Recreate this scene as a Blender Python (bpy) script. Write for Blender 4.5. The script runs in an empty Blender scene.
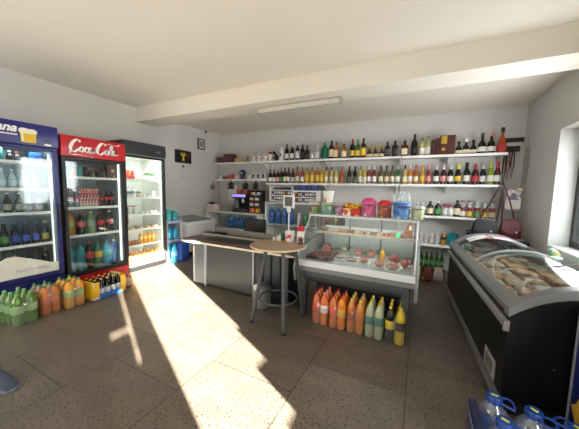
import bpy, bmesh, math, random
from mathutils import Vector, Matrix
random.seed(7)
scene = bpy.context.scene
col = scene.collection
PI = math.pi

# ---------------------------------------------------------------- camera
cam_data = bpy.data.cameras.new('camera')
cam = bpy.data.objects.new('camera', cam_data)
col.objects.link(cam)
right = Vector((0.89321445, 0.44908587, 0.02213210))
down = Vector((0.06161602, -0.07349650, -0.99539024))
fwd = Vector((-0.44538905, 0.89046064, -0.09331902))
rot = Matrix((right, -down, -fwd)).transposed()
cam.matrix_world = Matrix.Translation((0, 0, 1.4)) @ rot.to_4x4()
cam_data.sensor_width = 36
cam_data.lens = 36 * 257.84 / 579
cam_data.clip_start = 0.02
scene.camera = cam

# ---------------------------------------------------------------- light
world = bpy.data.worlds.new('sky')
scene.world = world
world.use_nodes = True
wn = world.node_tree.nodes
wn['Background'].inputs[0].default_value = (0.80, 0.90, 1.0, 1)
wn['Background'].inputs[1].default_value = 4.0

ELEV = math.radians(16)
sun_d = bpy.data.lights.new('sun', 'SUN')
sun_d.energy = 95
sun_d.angle = math.radians(0.6)
sun_d.color = (1.0, 0.95, 0.86)
sun = bpy.data.objects.new('sun', sun_d)
col.objects.link(sun)
sd = Vector((-0.9003 * math.cos(ELEV), 0.4353 * math.cos(ELEV), -math.sin(ELEV)))
sun.rotation_euler = sd.to_track_quat('-Z', 'Y').to_euler()

def area(name, loc, direction, sx, sy, power, color):
    d = bpy.data.lights.new(name, 'AREA')
    d.shape = 'RECTANGLE'; d.size = sx; d.size_y = sy
    d.energy = power; d.color = color
    o = bpy.data.objects.new(name, d); col.objects.link(o)
    o.location = loc
    o.rotation_euler = Vector(direction).to_track_quat('-Z', 'Y').to_euler()
    return o
area('added_front_fill', (-2.4, -1.1, 1.35), (0.25, 1, 0.1), 4.0, 1.9, 62, (1.0, 0.98, 0.94))  # added fill lamp behind the camera; the front wall has no opening
area('window_daylight', (1.44, 3.52, 1.5), (-1, 0, 0), 1.2, 1.2, 22, (0.93, 0.97, 1.0))
area('window_daylight', (1.63, 3.52, 1.5), (-1, 0, -0.1), 1.2, 1.2, 9, (0.93, 0.97, 1.0))
area('door_daylight', (1.42, 0.16, 1.2), (-1, 0.2, 0.25), 0.7, 1.7, 16, (1.0, 0.96, 0.88))

vs = scene.view_settings
vs.view_transform = 'Standard'
vs.look = 'None'
vs.gamma = 1
vs.use_curve_mapping = False
vs.exposure = 0.66

# ---------------------------------------------------------------- materials
def srgb(h):
    if isinstance(h, str):
        h = tuple(int(h[i:i + 2], 16) / 255 for i in (0, 2, 4))
    return tuple(c / 12.92 if c <= 0.04045 else ((c + 0.055) / 1.055) ** 2.4 for c in h) + (1,)
MATS = {}
def mat(color, rough=0.5, metal=0.0, noise=0.0, scale=20, emit=0.0, spec=0.5):
    key = ('m', color, rough, metal, noise, scale, emit, spec)
    if key in MATS: return MATS[key]
    m = bpy.data.materials.new('mat'); m.use_nodes = True
    nt = m.node_tree; b = nt.nodes['Principled BSDF']
    c = srgb(color)
    b.inputs['Base Color'].default_value = c
    b.inputs['Roughness'].default_value = rough
    b.inputs['Metallic'].default_value = metal
    b.inputs['Specular IOR Level'].default_value = spec
    if noise:
        tc = nt.nodes.new('ShaderNodeTexCoord')
        n = nt.nodes.new('ShaderNodeTexNoise'); n.inputs['Scale'].default_value = scale
        n.inputs['Detail'].default_value = 4
        r = nt.nodes.new('ShaderNodeValToRGB')
        r.color_ramp.elements[0].position = 0.3; r.color_ramp.elements[1].position = 0.7
        r.color_ramp.elements[0].color = tuple(x * (1 - noise) for x in c[:3]) + (1,)
        r.color_ramp.elements[1].color = tuple(min(1, x * (1 + noise)) for x in c[:3]) + (1,)
        nt.links.new(tc.outputs['Object'], n.inputs['Vector'])
        nt.links.new(n.outputs['Fac'], r.inputs['Fac'])
        nt.links.new(r.outputs['Color'], b.inputs['Base Color'])
    if emit:
        b.inputs['Emission Color'].default_value = c
        b.inputs['Emission Strength'].default_value = emit
    MATS[key] = m
    return m
def glassy(color, alpha, rough=0.08, gloss=0.10):
    """thin clear or tinted sheet: part see-through, part body colour, with a reflective coat"""
    key = ('g', color, alpha, rough, gloss)
    if key in MATS: return MATS[key]
    m = bpy.data.materials.new('glass'); m.use_nodes = True
    nt = m.node_tree; nt.nodes.clear()
    out = nt.nodes.new('ShaderNodeOutputMaterial')
    tr = nt.nodes.new('ShaderNodeBsdfTransparent')
    tr.inputs[0].default_value = tuple(0.6 + 0.4 * x for x in srgb(color)[:3]) + (1,)
    pr = nt.nodes.new('ShaderNodeBsdfPrincipled')
    pr.inputs['Base Color'].default_value = srgb(color); pr.inputs['Roughness'].default_value = rough
    mx = nt.nodes.new('ShaderNodeMixShader'); mx.inputs[0].default_value = alpha
    gl = nt.nodes.new('ShaderNodeBsdfGlossy'); gl.inputs['Roughness'].default_value = rough
    fr = nt.nodes.new('ShaderNodeLayerWeight'); fr.inputs[0].default_value = 0.25
    ml = nt.nodes.new('ShaderNodeMath'); ml.operation = 'MULTIPLY_ADD'
    ml.inputs[1].default_value = 0.28; ml.inputs[2].default_value = gloss * 0.4
    m2 = nt.nodes.new('ShaderNodeMixShader')
    L = nt.links.new
    L(tr.outputs[0], mx.inputs[1]); L(pr.outputs[0], mx.inputs[2])
    L(fr.outputs['Fresnel'], ml.inputs[0]); L(ml.outputs[0], m2.inputs[0])
    L(mx.outputs[0], m2.inputs[1]); L(gl.outputs[0], m2.inputs[2]); L(m2.outputs[0], out.inputs[0])
    MATS[key] = m
    return m
def patch_mat(c1, c2, c3, scale=30, rough=0.4):
    """printed packaging: blotches of three colours"""
    key = ('p', c1, c2, c3, scale)
    if key in MATS: return MATS[key]
    m = bpy.data.materials.new('print'); m.use_nodes = True
    nt = m.node_tree; b = nt.nodes['Principled BSDF']; b.inputs['Roughness'].default_value = rough
    tc = nt.nodes.new('ShaderNodeTexCoord')
    v = nt.nodes.new('ShaderNodeTexVoronoi'); v.inputs['Scale'].default_value = scale
    r = nt.nodes.new('ShaderNodeValToRGB'); r.color_ramp.interpolation = 'CONSTANT'
    e = r.color_ramp.elements; e[0].color = srgb(c1); e[1].position = 0.4; e[1].color = srgb(c2)
    x = e.new(0.7); x.color = srgb(c3)
    nt.links.new(tc.outputs['Object'], v.inputs['Vector'])
    nt.links.new(v.outputs['Color'], r.inputs['Fac'])
    nt.links.new(r.outputs['Color'], b.inputs['Base Color'])
    MATS[key] = m
    return m

WALL = mat('cccac6', 0.92, noise=0.03, scale=1.3)
CEIL = mat('e9e3d6', 0.95, noise=0.02, scale=1.0)
WHITE = mat('e8e8e6', 0.45)
SHELFW = mat('d9d8d6', 0.4)
BLACK = mat('121214', 0.4)
DARK = mat('26282b', 0.45)
STEEL = mat('9a9ea1', 0.32, 0.9)
PANE = glassy('e8f2f0', 0.008, 0.03, 0.10)

def floor_material():
    m = bpy.data.materials.new('floor_tiles'); m.use_nodes = True
    nt = m.node_tree; b = nt.nodes['Principled BSDF']; L = nt.links.new; N = nt.nodes.new
    b.inputs['Roughness'].default_value = 0.42
    tc = N('ShaderNodeTexCoord')
    mp = N('ShaderNodeMapping'); mp.inputs['Rotation'].default_value = (0, 0, PI / 2)
    mp.inputs['Location'].default_value = (0.08 + 0.36, 0.0, 0)
    L(tc.outputs['Object'], mp.inputs['Vector'])
    br = N('ShaderNodeTexBrick')
    br.inputs['Scale'].default_value = 1
    br.inputs['Brick Width'].default_value = 0.715; br.inputs['Row Height'].default_value = 0.712
    br.inputs['Mortar Size'].default_value = 0.0035; br.inputs['Mortar Smooth'].default_value = 0.2
    br.inputs['Bias'].default_value = 0
    br.inputs['Color1'].default_value = srgb('6e6458'); br.inputs['Color2'].default_value = srgb('665b50')
    br.inputs['Mortar'].default_value = srgb('332c25')
    L(mp.outputs[0], br.inputs['Vector'])
    # pits of travertine: long dark flecks
    mp2 = N('ShaderNodeMapping'); mp2.inputs['Scale'].default_value = (1.0, 1.9, 1)
    L(tc.outputs['Object'], mp2.inputs['Vector'])
    n1 = N('ShaderNodeTexNoise'); n1.inputs['Scale'].default_value = 46; n1.inputs['Detail'].default_value = 5
    L(mp2.outputs[0], n1.inputs['Vector'])
    r1 = N('ShaderNodeValToRGB'); r1.color_ramp.elements[0].position = 0.375; r1.color_ramp.elements[1].position = 0.45
    r1.color_ramp.elements[0].color = (0.36, 0.33, 0.30, 1); r1.color_ramp.elements[1].color = (1, 1, 1, 1)
    L(n1.outputs['Fac'], r1.inputs['Fac'])
    n2 = N('ShaderNodeTexNoise'); n2.inputs['Scale'].default_value = 3.5; n2.inputs['Detail'].default_value = 6
    L(mp2.outputs[0], n2.inputs['Vector'])
    r2 = N('ShaderNodeValToRGB'); r2.color_ramp.elements[0].position = 0.3; r2.color_ramp.elements[1].position = 0.7
    r2.color_ramp.elements[0].color = (0.80, 0.78, 0.76, 1); r2.color_ramp.elements[1].color = (1.06, 1.05, 1.03, 1)
    L(n2.outputs['Fac'], r2.inputs['Fac'])
    m1 = N('ShaderNodeMixRGB'); m1.blend_type = 'MULTIPLY'; m1.inputs[0].default_value = 1
    L(br.outputs['Color'], m1.inputs[1]); L(r1.outputs['Color'], m1.inputs[2])
    m2 = N('ShaderNodeMixRGB'); m2.blend_type = 'MULTIPLY'; m2.inputs[0].default_value = 1
    L(m1.outputs[0], m2.inputs[1]); L(r2.outputs['Color'], m2.inputs[2])
    L(m2.outputs[0], b.inputs['Base Color'])
    bp = N('ShaderNodeBump'); bp.inputs['Strength'].default_value = 0.25; bp.inputs['Distance'].default_value = 0.002
    L(r1.outputs['Color'], bp.inputs['Height']); L(bp.outputs[0], b.inputs['Normal'])
    return m
def wood_material(c1, c2, scale=6):
    m = bpy.data.materials.new('wood'); m.use_nodes = True
    nt = m.node_tree; b = nt.nodes['Principled BSDF']; L = nt.links.new; N = nt.nodes.new
    b.inputs['Roughness'].default_value = 0.38
    tc = N('ShaderNodeTexCoord'); mp = N('ShaderNodeMapping'); mp.inputs['Scale'].default_value = (1.5, 14, 1)
    n = N('ShaderNodeTexNoise'); n.inputs['Scale'].default_value = scale; n.inputs['Detail'].default_value = 5
    r = N('ShaderNodeValToRGB'); r.color_ramp.elements[0].position = 0.3; r.color_ramp.elements[1].position = 0.7
    r.color_ramp.elements[0].color = srgb(c1); r.color_ramp.elements[1].color = srgb(c2)
    L(tc.outputs['Object'], mp.inputs[0]); L(mp.outputs[0], n.inputs['Vector']); L(n.outputs['Fac'], r.inputs[0]); L(r.outputs[0], b.inputs['Base Color'])
    return m

# ---------------------------------------------------------------- mesh helpers
class MB:
    def __init__(s): s.v = []; s.f = []
    def add(s, vs, fs):
        o = len(s.v); s.v += [tuple(v) for v in vs]; s.f += [tuple(i + o for i in f) for f in fs]; return s
    def box(s, x0, x1, y0, y1, z0, z1):
        return s.add([(x0, y0, z0), (x1, y0, z0), (x1, y1, z0), (x0, y1, z0), (x0, y0, z1), (x1, y0, z1), (x1, y1, z1), (x0, y1, z1)],
                     [(0, 3, 2, 1), (4, 5, 6, 7), (0, 1, 5, 4), (1, 2, 6, 5), (2, 3, 7, 6), (3, 0, 4, 7)])
    def rbox(s, x0, x1, y0, y1, z0, z1, r=0.01, n=3):
        """box with rounded vertical edges and softened top"""
        r = min(r, (x1 - x0) / 2.05, (y1 - y0) / 2.05, (z1 - z0) / 2.05)
        rings = []
        def ring(ins, z):
            pts = []
            rr = max(r - ins, 0.0005)
            for cx, cy, a0 in ((x1 - r, y1 - r, 0), (x0 + r, y1 - r, PI / 2), (x0 + r, y0 + r, PI), (x1 - r, y0 + r, 1.5 * PI)):
                for k in range(n + 1):
                    a = a0 + k * PI / 2 / n
                    pts.append((cx + rr * math.cos(a), cy + rr * math.sin(a), z))
            return pts
        h = r * 0.5
        rings = [ring(h, z0), ring(0, z0 + h), ring(0, z1 - h), ring(h, z1)]
        m = len(rings[0]); vs = sum(rings, []); fs = []
        for i in range(3):
            for j in range(m):
                k = (j + 1) % m
                fs.append((i * m + j, i * m + k, (i + 1) * m + k, (i + 1) * m + j))
        fs.append(tuple(range(m - 1, -1, -1))); fs.append(tuple(3 * m + j for j in range(m)))
        return s.add(vs, fs)
    def lathe(s, prof, c=(0, 0, 0), n=14, sx=1, sy=1, axis='z'):
        vs = []; fs = []
        for r, z in prof:
            for k in range(n):
                a = 2 * PI * k / n
                p = (r * sx * math.cos(a), r * sy * math.sin(a), z)
                if axis == 'x': p = (p[2], p[0], p[1])
                if axis == 'y': p = (p[1], p[2], p[0])
                vs.append((c[0] + p[0], c[1] + p[1], c[2] + p[2]))
        for i in range(len(prof) - 1):
            for k in range(n):
                j = (k + 1) % n
                fs.append((i * n + k, i * n + j, (i + 1) * n + j, (i + 1) * n + k))
        fs.append(tuple(range(n - 1, -1, -1))); fs.append(tuple((len(prof) - 1) * n + k for k in range(n)))
        return s.add(vs, fs)
    def tube(s, pts, r, n=8, closed=False, taper=None):
        pts = [Vector(p) for p in pts]; N = len(pts); vs = []; fs = []
        prev = None
        for i, p in enumerate(pts):
            if closed: t = pts[(i + 1) % N] - pts[i - 1]
            else: t = pts[min(i + 1, N - 1)] - pts[max(i - 1, 0)]
            t.normalize()
            if prev is None:
                u = t.orthogonal().normalized()
            else:
                u = (prev - t * prev.dot(t)).normalized()
            prev = u; w = t.cross(u)
            rr = r if taper is None else r * taper[i]
            for k in range(n):
                a = 2 * PI * k / n
                vs.append(p + (u * math.cos(a) + w * math.sin(a)) * rr)
        R = N if closed else N - 1
        for i in range(R):
            for k in range(n):
                j = (k + 1) % n; i2 = (i + 1) % N
                fs.append((i * n + k, i * n + j, i2 * n + j, i2 * n + k))
        if not closed:
            fs.append(tuple(range(n - 1, -1, -1))); fs.append(tuple((N - 1) * n + k for k in range(n)))
        return s.add(vs, fs)
    def prism(s, poly, a0, a1, axis='y'):
        """extrude a closed polygon. axis y: poly=(x,z); axis x: poly=(y,z); axis z: poly=(x,y)"""
        n = len(poly)
        def P(p, a):
            return (p[0], a, p[1]) if axis == 'y' else ((a, p[0], p[1]) if axis == 'x' else (p[0], p[1], a))
        vs = [P(p, a0) for p in poly] + [P(p, a1) for p in poly]
        fs = [tuple(range(n)), tuple(range(2 * n - 1, n - 1, -1))] + [(i, i + n, (i + 1) % n + n, (i + 1) % n) for i in range(n)]
        return s.add(vs, fs)
    def strip(s, a, b, t):
        """thick sheet between two polylines, thickened by vector t"""
        n = len(a); t = Vector(t)
        vs = [Vector(p) for p in a] + [Vector(p) for p in b] + [Vector(p) + t for p in a] + [Vector(p) + t for p in b]
        fs = []
        for i in range(n - 1):
            fs += [(i, i + 1, n + i + 1, n + i), (2 * n + i, 3 * n + i, 3 * n + i + 1, 2 * n + i + 1),
                   (i, 2 * n + i, 2 * n + i + 1, i + 1), (n + i, n + i + 1, 3 * n + i + 1, 3 * n + i)]
        fs += [(0, n, 3 * n, 2 * n), (n - 1, 3 * n - 1, 4 * n - 1, 2 * n - 1)]
        return s.add(vs, fs)
    def ball(s, c, r, sx=1, sy=1, sz=1, n=12, m=8):
        prof = [(max(math.sin(PI * i / m), 0.02) * r, -math.cos(PI * i / m) * r * sz) for i in range(m + 1)]
        return s.lathe(prof, c, n, sx, sy)
    def mesh(s, name, m):
        me = bpy.data.meshes.new(name)
        me.from_pydata(s.v, [], s.f)
        bm = bmesh.new(); bm.from_mesh(me); bmesh.ops.recalc_face_normals(bm, faces=bm.faces); bm.to_mesh(me); bm.free()
        me.polygons.foreach_set('use_smooth', [True] * len(me.polygons))
        me.set_sharp_from_angle(angle=math.radians(38))
        if m: me.materials.append(m)
        return me
def link(name, me, parent=None, loc=(0, 0, 0), rz=0, label=None):
    o = bpy.data.objects.new(name, me); col.objects.link(o)
    o.location = loc; o.rotation_euler = (0, 0, rz)
    if parent: o.parent = parent
    if label: o['label'] = label
    return o
def part(mb, name, m, parent, label=None, bevel=0):
    o = link(name, mb.mesh(name, m), parent, label=label)
    if bevel:
        b = o.modifiers.new('bevel', 'BEVEL'); b.width = bevel; b.segments = 2; b.limit_method = 'ANGLE'
    return o
def tag(o, label, cat, group=None):
    o['label'] = label; o['category'] = cat
    if group: o['group'] = group
    return o
def thing(name, label, cat, loc=(0, 0, 0), rz=0, group=None):
    o = link(name, None, None, loc, rz); o.empty_display_size = 0.05
    return tag(o, label, cat, group)
def one(mb, name, m, label, cat, loc=(0, 0, 0), rz=0, group=None, bevel=0):
    o = part(mb, name, m, None, None, bevel); o.location = loc; o.rotation_euler = (0, 0, rz)
    return tag(o, label, cat, group)
def struct(mb, name, m, parent=None):
    o = part(mb, name, m, parent)
    if not parent: o['kind'] = 'structure'
    return o
def lettering(s, size, name, m, parent, origin, xdir, updir, extrude=0.002, shear=0.0, bold=0.0, align='LEFT'):
    cu = bpy.data.curves.new('font', 'FONT'); cu.body = s; cu.size = size; cu.extrude = extrude
    cu.shear = shear; cu.offset = bold; cu.align_x = align; cu.resolution_u = 3
    tmp = bpy.data.objects.new('tmp', cu); col.objects.link(tmp)
    dg = bpy.context.evaluated_depsgraph_get()
    me = bpy.data.meshes.new_from_object(tmp.evaluated_get(dg))
    bpy.data.objects.remove(tmp)
    xd = Vector(xdir).normalized(); ud = Vector(updir).normalized()
    me.transform(Matrix.Translation(origin) @ Matrix((xd, ud, xd.cross(ud))).transposed().to_4x4())
    me.materials.clear(); me.materials.append(m)
    return link(name, me, parent)

# ================================================================ STRUCTURE
XL, XR, YB, YF = -4.85, 1.45, 5.43, -1.2
ZC, ZR, ZB = 2.88, 2.82, 2.62
struct(MB().box(XL - 0.2, XR + 2.5, YF - 0.2, YB + 0.2, -0.1, 0), 'floor', floor_material())
struct(MB().box(XL - 0.2, XR + 0.2, YF - 0.2, 3.16, ZC, ZC + 0.15), 'ceiling', CEIL)
struct(MB().box(XL - 0.2, XR + 0.2, 3.50, YB + 0.2, ZR, ZR + 0.21), 'ceiling', CEIL)
struct(MB().box(XL, XR + 0.2, 3.155, 3.555, ZB, ZC + 0.15), 'trim_1', CEIL)
struct(MB().box(XL - 0.2, XL, YF - 0.2, YB + 0.2, 0, 3.0), 'wall_left', WALL)
struct(MB().box(XL, XR + 0.2, YB, YB + 0.2, 0, 3.0), 'wall_back', WALL)
struct(MB().box(XL, XR + 0.2, YF - 0.2, YF, 0, 3.0), 'wall_front', WALL)
WT = 0.28
w = MB()
w.box(XR, XR + WT, 4.24, YB, 0, 3.0)
w.box(XR, XR + WT, 2.80, 4.24, 0, 0.80).box(XR, XR + WT, 2.80, 4.24, 2.19, 3.0)
w.box(XR, XR + WT, 0.575, 2.80, 0, 3.0)
w.box(XR, XR + WT, -0.75, 0.575, 2.12, 3.0)
w.box(XR, XR + WT, YF, -0.75, 0, 3.0)
struct(w, 'wall_right', WALL)
# unseen fixed leaf beside the open doorway, slots shaped to cast thin sun stripes
w = MB()
X0, X1 = XR + 0.08, XR + 0.13
w.box(X0, X1, -0.442, -0.256, 0, 2.12).box(X0, X1, -0.75, -0.66, 0, 2.12)
w.box(X0, X1, -0.66, -0.442, 0, 1.10).box(X0, X1, -0.66, -0.442, 1.63, 2.12)
w.box(X0, X1, -0.66, -0.486, 1.10, 1.270).box(X0, X1, -0.66, -0.486, 1.305, 1.63)
struct(w, 'door_1', mat('3a3c40', 0.5))
# window in the right wall
wf = MB(); FX0, FX1 = XR + 0.19, XR + 0.25
wf.box(FX0, FX1, 2.80, 2.87, 0.80, 2.19).box(FX0, FX1, 4.17, 4.24, 0.80, 2.19)
wf.box(FX0, FX1, 2.87, 4.17, 0.80, 0.87).box(FX0, FX1, 2.87, 4.17, 2.12, 2.19).box(FX0, FX1, 3.49, 3.55, 0.87, 2.12)
win = struct(wf, 'window_1', mat('2e2c2b', 0.5))
part(MB().box(XR + 0.215, XR + 0.225, 2.87, 4.17, 0.87, 2.12), 'pane', PANE, win)
struct(MB().prism([(5.20, 1.55), (5.36, 1.62), (5.38, 1.95), (5.33, 2.20), (5.30, 2.05), (5.27, 2.28), (5.22, 2.12), (5.16, 2.16), (5.12, 1.85), (5.17, 1.72)], XR - .003, XR, 'x'), 'trim_2', mat('b3aea5', .95, noise=.1, scale=8))
# added gabled block outside that keeps the low sun off the window
one(MB().box(5.6, 9.0, 0.5, 9.0, 0, 4.2).prism([(5.4, 4.2), (9.2, 4.2), (7.3, 5.2)], 0.3, 9.2), 'sun_blocker', mat('d8d8d2', 0.9, noise=0.05, scale=2),
    'added pale gabled block keeping the sun off the window', 'sun_blocker', (0, 0, 0))
struct(MB().box(XR + 2.5, 12, -6, 12, -0.1, 0), 'ground', mat('8f8a80', 0.9, noise=0.1, scale=3))
for i, (ya, yb, h) in enumerate(((0.12, 0.72, 0.76), (0.235, 0.72, 0.140), (0.372, 0.72, 0.158))):  # added unseen boxes that give the sun patch its stepped edge
    z0 = (0, 0.761, 0.902)[i]
    one(MB().rbox(XR + 0.30, XR + 0.62, ya, yb, z0, z0 + h, 0.006), 'carton', mat('a98a62', 0.8, noise=0.06),
        ('large brown box added at the bottom outside the doorway to cut the sun', 'flat brown box added in the middle outside the doorway to cut the sun',
         'small brown box added on top outside the doorway to cut the sun')[i], 'carton', group='added sun-blocking boxes outside the doorway')

# ================================================================ LABELLED ROWS
ROWS = []
NUM = ['zero', 'one', 'two', 'three', 'four', 'five', 'six', 'seven', 'eight', 'nine', 'ten', 'eleven', 'twelve', 'thirteen', 'fourteen', 'fifteen', 'sixteen', 'seventeen', 'eighteen', 'nineteen', 'twenty']
ORD = ['', 'leftmost', 'second from left', 'third from left', 'fourth from left', 'fifth from left', 'sixth from left', 'seventh from left', 'eighth from left', 'ninth from left', 'tenth from left',
       'eleventh from left', 'twelfth from left', 'thirteenth from left', 'fourteenth from left', 'fifteenth from left', 'sixteenth from left', 'seventeenth from left', 'eighteenth from left', 'nineteenth from left', 'twentieth from left']
def row(o, desc, place, cat, group):
    o['category'] = cat; o['group'] = group
    ROWS.append((o, desc, place))
def finish_rows():
    by = {}
    for o, d, p in ROWS: by.setdefault((d, p), []).append(o)
    for (d, p), os_ in by.items():
        n = len(os_)
        for k, o in enumerate(os_):
            if n == 1: o['label'] = d + ' ' + p
            elif len((d + ' ' + p).split()) > 11: o['label'] = ' '.join(w_ for w_ in (d + ' ' + p).split() if w_ != 'the') + ', ' + (ORD[k + 1] if k < n - 1 else 'rightmost').replace(' from', '') + ' of ' + NUM[n]
            else:
                e = ORD[k + 1] if k < n - 1 or n > 5 and k < n - 1 else 'rightmost'
                o['label'] = d + ' ' + p + ', ' + e + ' of ' + NUM[n]

# ---------------------------------------------------------------- bottles & packaging
# profile, cap range, label range (fractions of height), rel. radius
SHAPES = {
    'wine': ([(1, 0), (1, .60), (.85, .68), (.42, .76), (.36, .80), (.36, .93)], (.40, .80, 1.0), (.14, .42)),
    'champagne': ([(1, 0), (1, .48), (.9, .58), (.55, .72), (.40, .80), (.38, .90)], (.50, .70, 1.0), (.16, .42)),
    'spirit': ([(1, 0), (1, .62), (.9, .70), (.42, .77), (.38, .80), (.38, .92)], (.44, .88, 1.0), (.14, .52)),
    'slim': ([(1, 0), (1, .55), (.9, .62), (.5, .72), (.38, .80), (.38, .92)], (.44, .88, 1.0), (.12, .45)),
    'cognac': ([(.95, 0), (1, .10), (.98, .36), (.75, .52), (.36, .64), (.30, .72), (.30, .88)], (.42, .82, 1.0), (.12, .34)),
    'beer': ([(1, 0), (1, .55), (.85, .64), (.48, .76), (.42, .82), (.40, .95)], (.50, .94, 1.0), (.18, .46)),
    'pet': ([(.85, 0), (1, .04), (1, .30), (.93, .36), (1, .42), (1, .66), (.75, .80), (.34, .90), (.30, .95)], (.36, .93, 1.0), (.42, .64)),
    'petwide': ([(.9, 0), (1, .05), (1, .28), (.94, .33), (1, .38), (1, .70), (.8, .82), (.32, .92), (.26, .95)], (.32, .93, 1.0), (.38, .62)),
    'jar': ([(1, 0), (1, .72), (.85, .80), (.85, .84)], (.9, .84, 1.0), (.15, .65)),
    'can': ([(.88, 0), (1, .05), (1, .92), (.86, .98)], (.84, .96, 1.0), (.10, .86)),
    'tub': ([(.85, 0), (1, .98)], (1.04, .93, 1.0), (.2, .8)),
    'carafe': ([(1, 0), (1, .35), (.8, .5), (.5, .62), (.5, .75), (.62, .88)], (.60, .88, 1.0), (.12, .38)),
}
BC = {}
def bottle_meshes(shape, r, h, body, cap, label, flat=1.0, square=False):
    key = (shape, r, h, body.name, cap.name, label.name if label else None, flat, square)
    if key in BC: return BC[key]
    prof, (cr, c0, c1), (l0, l1) = SHAPES[shape]
    n = 14
    b = MB()
    if square:
        z1 = 0.72 * h
        b.rbox(-r, r, -r * flat, r * flat, 0, z1, r * 0.25)
        b.lathe([(r * .42, z1 - .002), (r * .38, h * .92)], (0, 0, 0), n)
    else:
        b.lathe([(r * p, z * h) for p, z in prof], (0, 0, 0), n, 1, flat)
    cm = MB().lathe([(r * cr * .98, h * c0), (r * cr, h * (c0 + .01)), (r * cr, h * .985), (r * cr * .9, h * c1)], (0, 0, 0), n)
    lm = None
    if label:
        lm = MB(); e = r * 1.02 + .0008
        if square: lm.rbox(-r * .86, r * .86, -r * flat - .0015, r * flat + .0015, l0 * h, l1 * h, .002)
        else: lm.lathe([(e * .99, l0 * h), (e, l0 * h + .001), (e, l1 * h - .001), (e * .99, l1 * h)], (0, 0, 0), n, 1, flat)
        lm = lm.mesh('label', label)
    BC[key] = (b.mesh('body', body), cm.mesh('cap', cap), lm)
    return BC[key]
def bottle(name, shape, r, h, body, cap, label, loc, rz=0, parent=None, flat=1.0, square=False, lid='cap'):
    mb, mc, ml = bottle_meshes(shape, r, h, body, cap, label, flat, square)
    o = link(name, mb, parent, loc, rz)
    link(lid, mc, o)
    if ml: link('label', ml, o)
    return o
def shrink_pack(name, label, loc, rz, nx, ny, pitch, shape, r, h, looks, group, film_h=0.72, filmcol='e6ebe6'):
    t = thing(name, label, 'bottle pack', loc, rz, group)
    for j in range(ny):
        for i in range(nx):
            body, cap, lab = looks[(i + j * nx) % len(looks)]
            bottle('bottle', shape, r, h, body, cap, lab, ((i - (nx - 1) / 2) * pitch, (j - (ny - 1) / 2) * pitch, 0.004), 0, t)
    f = MB(); ex = nx * pitch / 2 + .004; ey = ny * pitch / 2 + .004
    prof = [(1.0, 0.0), (1.0, h * film_h * .8), (.93, h * film_h), (.80, h * (film_h + .10)), (.5, h * (film_h + .14))]
    vs = []; fs = []; n = 24
    for k_, (s_, z) in enumerate(prof):
        for k in range(n):
            a = 2 * PI * k / n
            c, s2 = math.cos(a), math.sin(a)
            q = .35
            wob = 1 + .012 * math.sin(5 * a + k_ * 2)
            vs.append((ex * s_ * wob * math.copysign(abs(c) ** q, c), ey * s_ * wob * math.copysign(abs(s2) ** q, s2), z + .001 + (.006 * math.sin(3 * a) if k_ > 1 else 0)))
    for i in range(len(prof) - 1):
        for k in range(n):
            j = (k + 1) % n; fs.append((i * n + k, i * n + j, (i + 1) * n + j, (i + 1) * n + k))
    f.add(vs, fs)
    part(f, 'film', glassy(filmcol, .06, .10, .22), t)
    return t

BK = mat('0d0d0f', .12); DKG = mat('101a10', .12); AMB = mat('4a2208', .12); REDW = mat('3b0a10', .12)
CLR = glassy('dfe8ea', .28); CLRY = glassy('d9cf8a', .55); GRN = glassy('2f6b2f', .75); TEALG = mat('0f6a4e', .15)
ORG = mat('9a5220', .2); YEL = mat('b0842e', .2); ROSE = mat('8e3a34', .2); PALEY = mat('b8a552', .2)
cWH = mat('e9e7e2', .5); cBK = mat('17171a', .4); cRD = mat('b3202a', .35); cGD = mat('c9a24a', .3, .5); cSV = mat('c9c9cc', .3, .5)
cGN = mat('2f8a55', .4); cBL = mat('2c5fae', .4); cPK = mat('d98080', .4); cYL = mat('e3c63a', .4); cTL = mat('1d7c7a', .4); cOR = mat('d96c22', .4)
lCR = mat('e0d4b4', .6); lWH = mat('dcdad4', .6); lYL = mat('dcb63c', .6); lGN = mat('4f8a4a', .6); lRD = mat('b02a30', .6); lBK = mat('222222', .6); lPK = mat('d58d8a', .6); lBL = mat('2b50a0', .6)

# ================================================================ WALL SHELVES
Z1, Z2, Z3, Z4 = 2.05, 1.555, 1.015, 0.515
def wall_shelf(label, x0, x1, y0, z, brackets, depth_b=None):
    t = thing('wall_shelf', label, 'shelf', (x0, y0, z), 0, 'white wall shelves')
    part(MB().box(0, x1 - x0, 0, YB - y0, -0.02, 0), 'board', SHELFW, t)
    part(MB().box(0, x1 - x0, -0.008, 0, -0.035, 0.004), 'price_rail', mat('eeeeee', .35), t)
    for bx in brackets:
        part(MB().prism([(YB - y0 - .01, -.021), (.03, -.021), (YB - y0 - .01, -.17)], bx - x0 - .004, bx - x0 + .004, 'x'), 'bracket', SHELFW, t)
    return t
wall_shelf('white top shelf in the left corner holding wicker boxes', -4.74, -3.17, 5.10, Z1, (-4.0, -3.3))
wall_shelf('long white top shelf holding dark spirit bottles', -3.16, -0.33, 5.08, Z1, (-1.78, -0.36))
wall_shelf('white top shelf at right holding a brown gift box', -0.32, 1.17, 5.08, Z1, (0.4, 1.12))
wall_shelf('short white second shelf above the coffee machine', -4.74, -3.17, 5.12, 1.64, (-4.3, -3.3))
wall_shelf('long white second shelf crowded with wine bottles', -3.16, -0.33, 5.08, Z2, (-1.8, -0.4))
wall_shelf('white second shelf at right holding champagne bottles', -0.32, 1.15, 5.08, Z2, (0.4, 1.1))
wall_shelf('white third shelf holding jars of red fruit', -0.60, 1.13, 5.08, Z3, (0.4, 1.08))
wall_shelf('lowest white wall shelf behind the black freezer', -0.60, 1.13, 5.08, Z4, (0.4, 1.08))
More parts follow.
